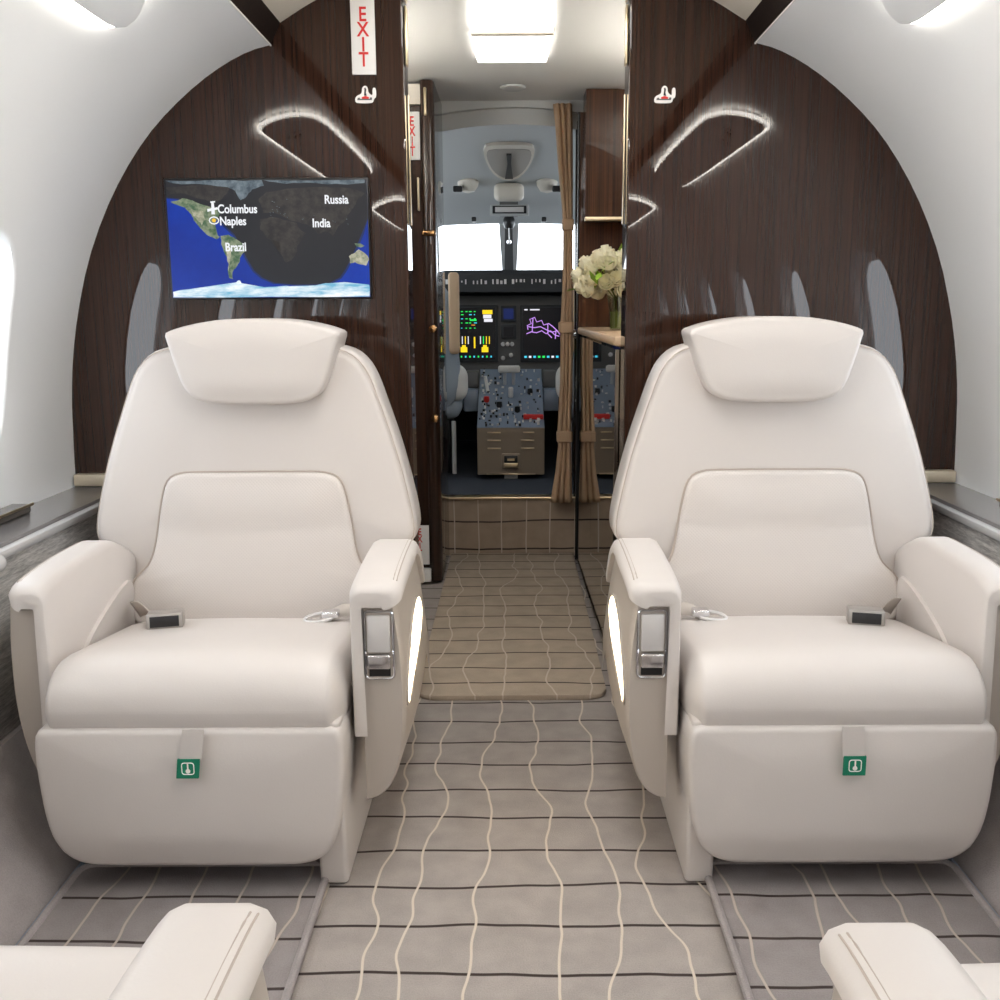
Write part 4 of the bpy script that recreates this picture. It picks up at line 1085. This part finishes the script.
    # arms
    for sd in (1, -1):
        mm = MB(mir); ox = 0 if sd > 0 else -.020
        def fin(mb): bmesh.ops.recalc_face_normals(mb.bm, faces=mb.bm.faces[:]); return mb
        # shell: outline (x,z) seen from the front, extruded aft with an arched top
        so = [(.276, .135), (.300, .142), (.322, .165), (.340, .215), (.348, .30), (.346, .40), (.338, .47), (.330, .522), (.276, .522)] if sd > 0 else \
             [(.272, .150), (.284, .150), (.308, .185), (.328, .25), (.337, .33), (.336, .42), (.331, .48), (.326, .522), (.272, .522)]
        def fs(u, v, w):
            k_ = max(0, (w-(1.93-OY))/.2)
            z = v - (.10*k_**1.6 if v > .3 else 0) + (.07*min(1, max(0, (w-(1.67-OY))/.15)) if v < .2 else 0)
            bow = .007*sin(pi*min(1, max(0, (w-(1.655-OY))/.5))) if u > .3 else 0
            return (sd*(u+bow), w, z)
        b2 = MB(mir); n_ = 14
        bb = bmesh.new(); rings = []
        ys = [1.662-OY+(.49)*i/n_ for i in range(n_+1)]; so2 = chaikin(so[:-1], 2, False)+[so[-1]]
        for i, w in enumerate(ys): rings.append([bb.verts.new(fs(u, v, w)) for u, v in so2])
        fr_ = [bb.verts.new(fs(.276+(u-.276)*.95, .33+(v-.33)*.985, 1.657-OY)) for u, v in so2]
        rings.insert(0, fr_)
        for A, B in zip(rings, rings[1:]):
            for i in range(len(A)): bb.faces.new((A[i], A[(i+1) % len(A)], B[(i+1) % len(B)], B[i]))
        bb.faces.new(rings[0]); bb.faces.new(rings[-1][::-1])
        b2.add(bb, M['shell']); sh = fin(b2).build('arm_shell', t, sharp=50)
        # pad: cap following the arch + inner side panel ending in a front band
        def arch_(w):
            k_ = max(0, (w-(1.92-OY))/.2); fr = max(0, ((1.70-OY)-w)/.055)
            return .552 - .28*min(0, w-(1.86-OY))**2 - .10*k_**1.6 - .006*fr**2
        b3 = MB(mir); bb = bmesh.new(); rings = []
        N2 = 30
        for i in range(N2+1):
            w = 1.640-OY+(.022*(1-cos(i/8*pi/2)) if i < 9 else .022+.480*(i-8)/(N2-8)); top_ = arch_(w)
            e = min(1, i/3); th = .030
            x0_, x1_ = .258, .343+ox + .008*sin(pi*min(1, i/N2))
            prof_ = [(x0_, .265), (x0_, top_-.016), (x0_+.006, top_-.005), (x0_+.016, top_), (x1_-.018, top_), (x1_-.006, top_-.005), (x1_, top_-.016), (x1_-.002, top_-th), (x1_-.008, top_-th-.002), (x0_+.026, top_-th-.002), (x0_+.022, top_-th-.006), (x0_+.020, .265)]
            d_ = w-(1.640-OY); rq = .022; ins = rq-math.sqrt(max(0, rq*rq-(rq-min(d_, rq))**2))
            prof_ = [(u-ins*(max(0, (u-.279)/.06))**.8 if u > .279 else u+ins*.25, v-(ins*.35 if v > .5 else 0)) for u, v in prof_]
            rings.append([bb.verts.new((sd*u, w, v)) for u, v in prof_])
        for A, B in zip(rings, rings[1:]):
            for i in range(len(A)): bb.faces.new((A[i], A[(i+1) % len(A)], B[(i+1) % len(B)], B[i]))
        bb.faces.new(rings[0]); bb.faces.new(rings[-1][::-1])
        bmesh.ops.recalc_face_normals(bb, faces=bb.faces[:])
        ed = [e for e in bb.edges if all(v in rings[0] for v in e.verts)]
        b3.add(bb, M['leather']); fin(b3).build('arm_pad', t, sharp=60)
        # piping on the pad top
        b4 = MB(mir)
        for xx in (.332+ox, .338+ox):
            b4.tube([(sd*xx, 1.672-OY+.45*i/24, arch_(1.672-OY+.45*i/24)+(-.0008 if xx < .335+ox else -.0022)) for i in range(25)], .0011, M['seam'], 5)
        b4.build('arm_piping', t)
        # inner side lower panel
        b5 = MB(mir)
        pp = [(1.72, .30), (2.02, .30), (2.02, .455), (1.95, .450), (1.86, .425), (1.78, .395), (1.735, .36)]
        b5.prism(chaikin([(a-OY, c) for a, c in pp], 2), lambda u, v, w: (sd*w, u, v), .250, .262, M['leather'], r=.004); fin(b5).build('arm_side_panel', t)
        if sd > 0:
            x0_, z1_ = P(364, 611, 1.655); x1_, z0_ = P(394.5, 678, 1.655); x0_ += CS; x1_ += CS
            yf = 1.657-OY
            b6 = MB(mir); ring = rrect(x0_, x1_, z0_, z1_, .008)
            b6.prism(ring, lambda u, v, w: (u, w, v), yf-.003, yf+.004, M['shell'], r=.001); b6.box(x0_+.006, x1_-.006, yf-.0045, yf-.002, z0_+.004, z0_+(z1_-z0_)*.24, M['black'], .001)
            b6.tube([(u, yf-.003, v) for u, v in ring], .0024, M['chrome'], 6, closed=True); cp = b6.build('control_panel', t)
            zm = z0_+(z1_-z0_)*.40
            b7 = MB(mir); b7.box(x0_+.004, x1_-.005, yf-.010, yf-.003, zm, z1_-.006, M['satin'], .003); b7.build('cover_plate', cp)
            b8 = MB(mir); b8.soft(x0_+.004, x1_-.005, yf-.014, yf-.003, z0_+(z1_-z0_)*.16, zm-.003, .004, M['chrome'], n=2); b8.build('release_latch', cp)
            # side lamp on the outer face
            def fo(u, v, w):
                bow = .007*sin(pi*min(1, max(0, (u-(1.655-OY))/.5))); k2 = [p for p in so if True]
                zz = v; xs = .348
                for a, c in zip(so, so[1:]):
                    if min(a[1], c[1]) <= zz <= max(a[1], c[1]) and abs(a[1]-c[1]) > 1e-6: xs = a[0]+(c[0]-a[0])*(zz-a[1])/(c[1]-a[1]); break
                return (xs+bow+w, u, v)
            lp = [(1.685, .300), (1.72, .312), (1.79, .335), (1.88, .365), (1.945, .40), (1.94, .43), (1.90, .445), (1.84, .44), (1.77, .42), (1.71, .375), (1.68, .33)]
            lo_ = chaikin([(a-OY, c) for a, c in lp], 2)
            b9 = MB(mir); b9.prism(lo_, fo, -.002, .0025, M['side_lamp']); fin(b9).build('side_lamp', t)
            b10 = MB(mir); b10.tube([fo(u, v, .0) for u, v in resamp(lo_, 60)], .0035, M['shell'], 6, closed=True); b10.build('lamp_rim', t)
            b11 = MB(mir)
            for yy in (1.76, 1.98): b11.box(.300, .318, yy-OY, yy+.035-OY, .155, .24, M['black'], .002)
            b11.build('floor_bracket', t)
    # belt
    def top_z(y): return .424-.055*max(0, (y-y0)/.42-.12)
    b = MB(mir); yb = 1.880-OY; zb = top_z(yb)+.014; R3 = Matrix.Rotation(.25, 3, 'Z') @ Matrix.Rotation(-.15, 3, 'X')
    b.box(-.176, -.108, yb-.03, yb+.03, zb-.014, zb+.017, M['buckle'], .004, rot=R3); bk = b.build('belt_buckle', t)
    b = MB(mir); R3b = R3; c0 = Vector((-.142, yb, zb+.0015)); q = R3 @ Vector((0, -.031, 0)); b.box(c0.x+q.x-.027, c0.x+q.x+.027, c0.y+q.y-.0015, c0.y+q.y+.0015, c0.z+q.z-.011, c0.z+q.z+.010, M['black'], .001, rot=R3); b.build('buckle_button', bk)
    b = MB(mir); b.grid(lambda u, v: (-.165-.07*u+(.5-v)*.02, yb+.02+.07*u, zb-.006+.012*sin(u*pi)+ (v-.5)*.036*(.4+u*.5)), 8, 2, M['strap']); o = b.build('belt_strap', t); o.modifiers.new('s', 'SOLIDIFY').thickness = .002
    b = MB(mir); zt = top_z(1.92-OY)+.008
    b.tube([(.150+.030*cos(a*pi/8), 1.925-OY+.014*sin(a*pi/8), zt+.006*sin(a*pi/8+.7)) for a in range(16)], .0035, M['satin'], 6, closed=True)
    b.soft(.155, .190, 1.915-OY, 1.945-OY, zt, zt+.014, .005, M['chrome'], n=2); b.build('belt_tongue', t)
    b = MB(mir); b.grid(lambda u, v: (.175+.075*u, 1.93-OY+.03*u+(v-.5)*.02, zt+.004+.008*sin(u*5)+(v-.5)*.02), 8, 2, M['strap']); o = b.build('belt_strap', t); o.modifiers.new('s', 'SOLIDIFY').thickness = .002
    return t
SL = seat(1, (-CS, OY, 0), 'cream leather seat facing aft in front of the bulkhead with the map screen')
SR = seat(-1, (CS, OY, 0), 'cream leather seat facing aft in front of the right bulkhead without a screen')
a = copy_tree(SR); a.location = (-CS+.004, .575, 0); a.rotation_euler = (0, 0, pi); a['label'] = 'cream seat at the bottom left corner, only armrest and cushion edge in view'
b = a; a = copy_tree(SL); a.location = (CS+.036, .545, 0); a.rotation_euler = (0, 0, pi); a['label'] = 'cream seat at the bottom right corner, only armrest and cushion edge in view'

for r_ in (a, b):
    for ch in r_.children:
        if ch.name.startswith(('seat_cushion', 'cushion_piping', 'leg_rest', 'pull_tab')): ch.location.y -= .075
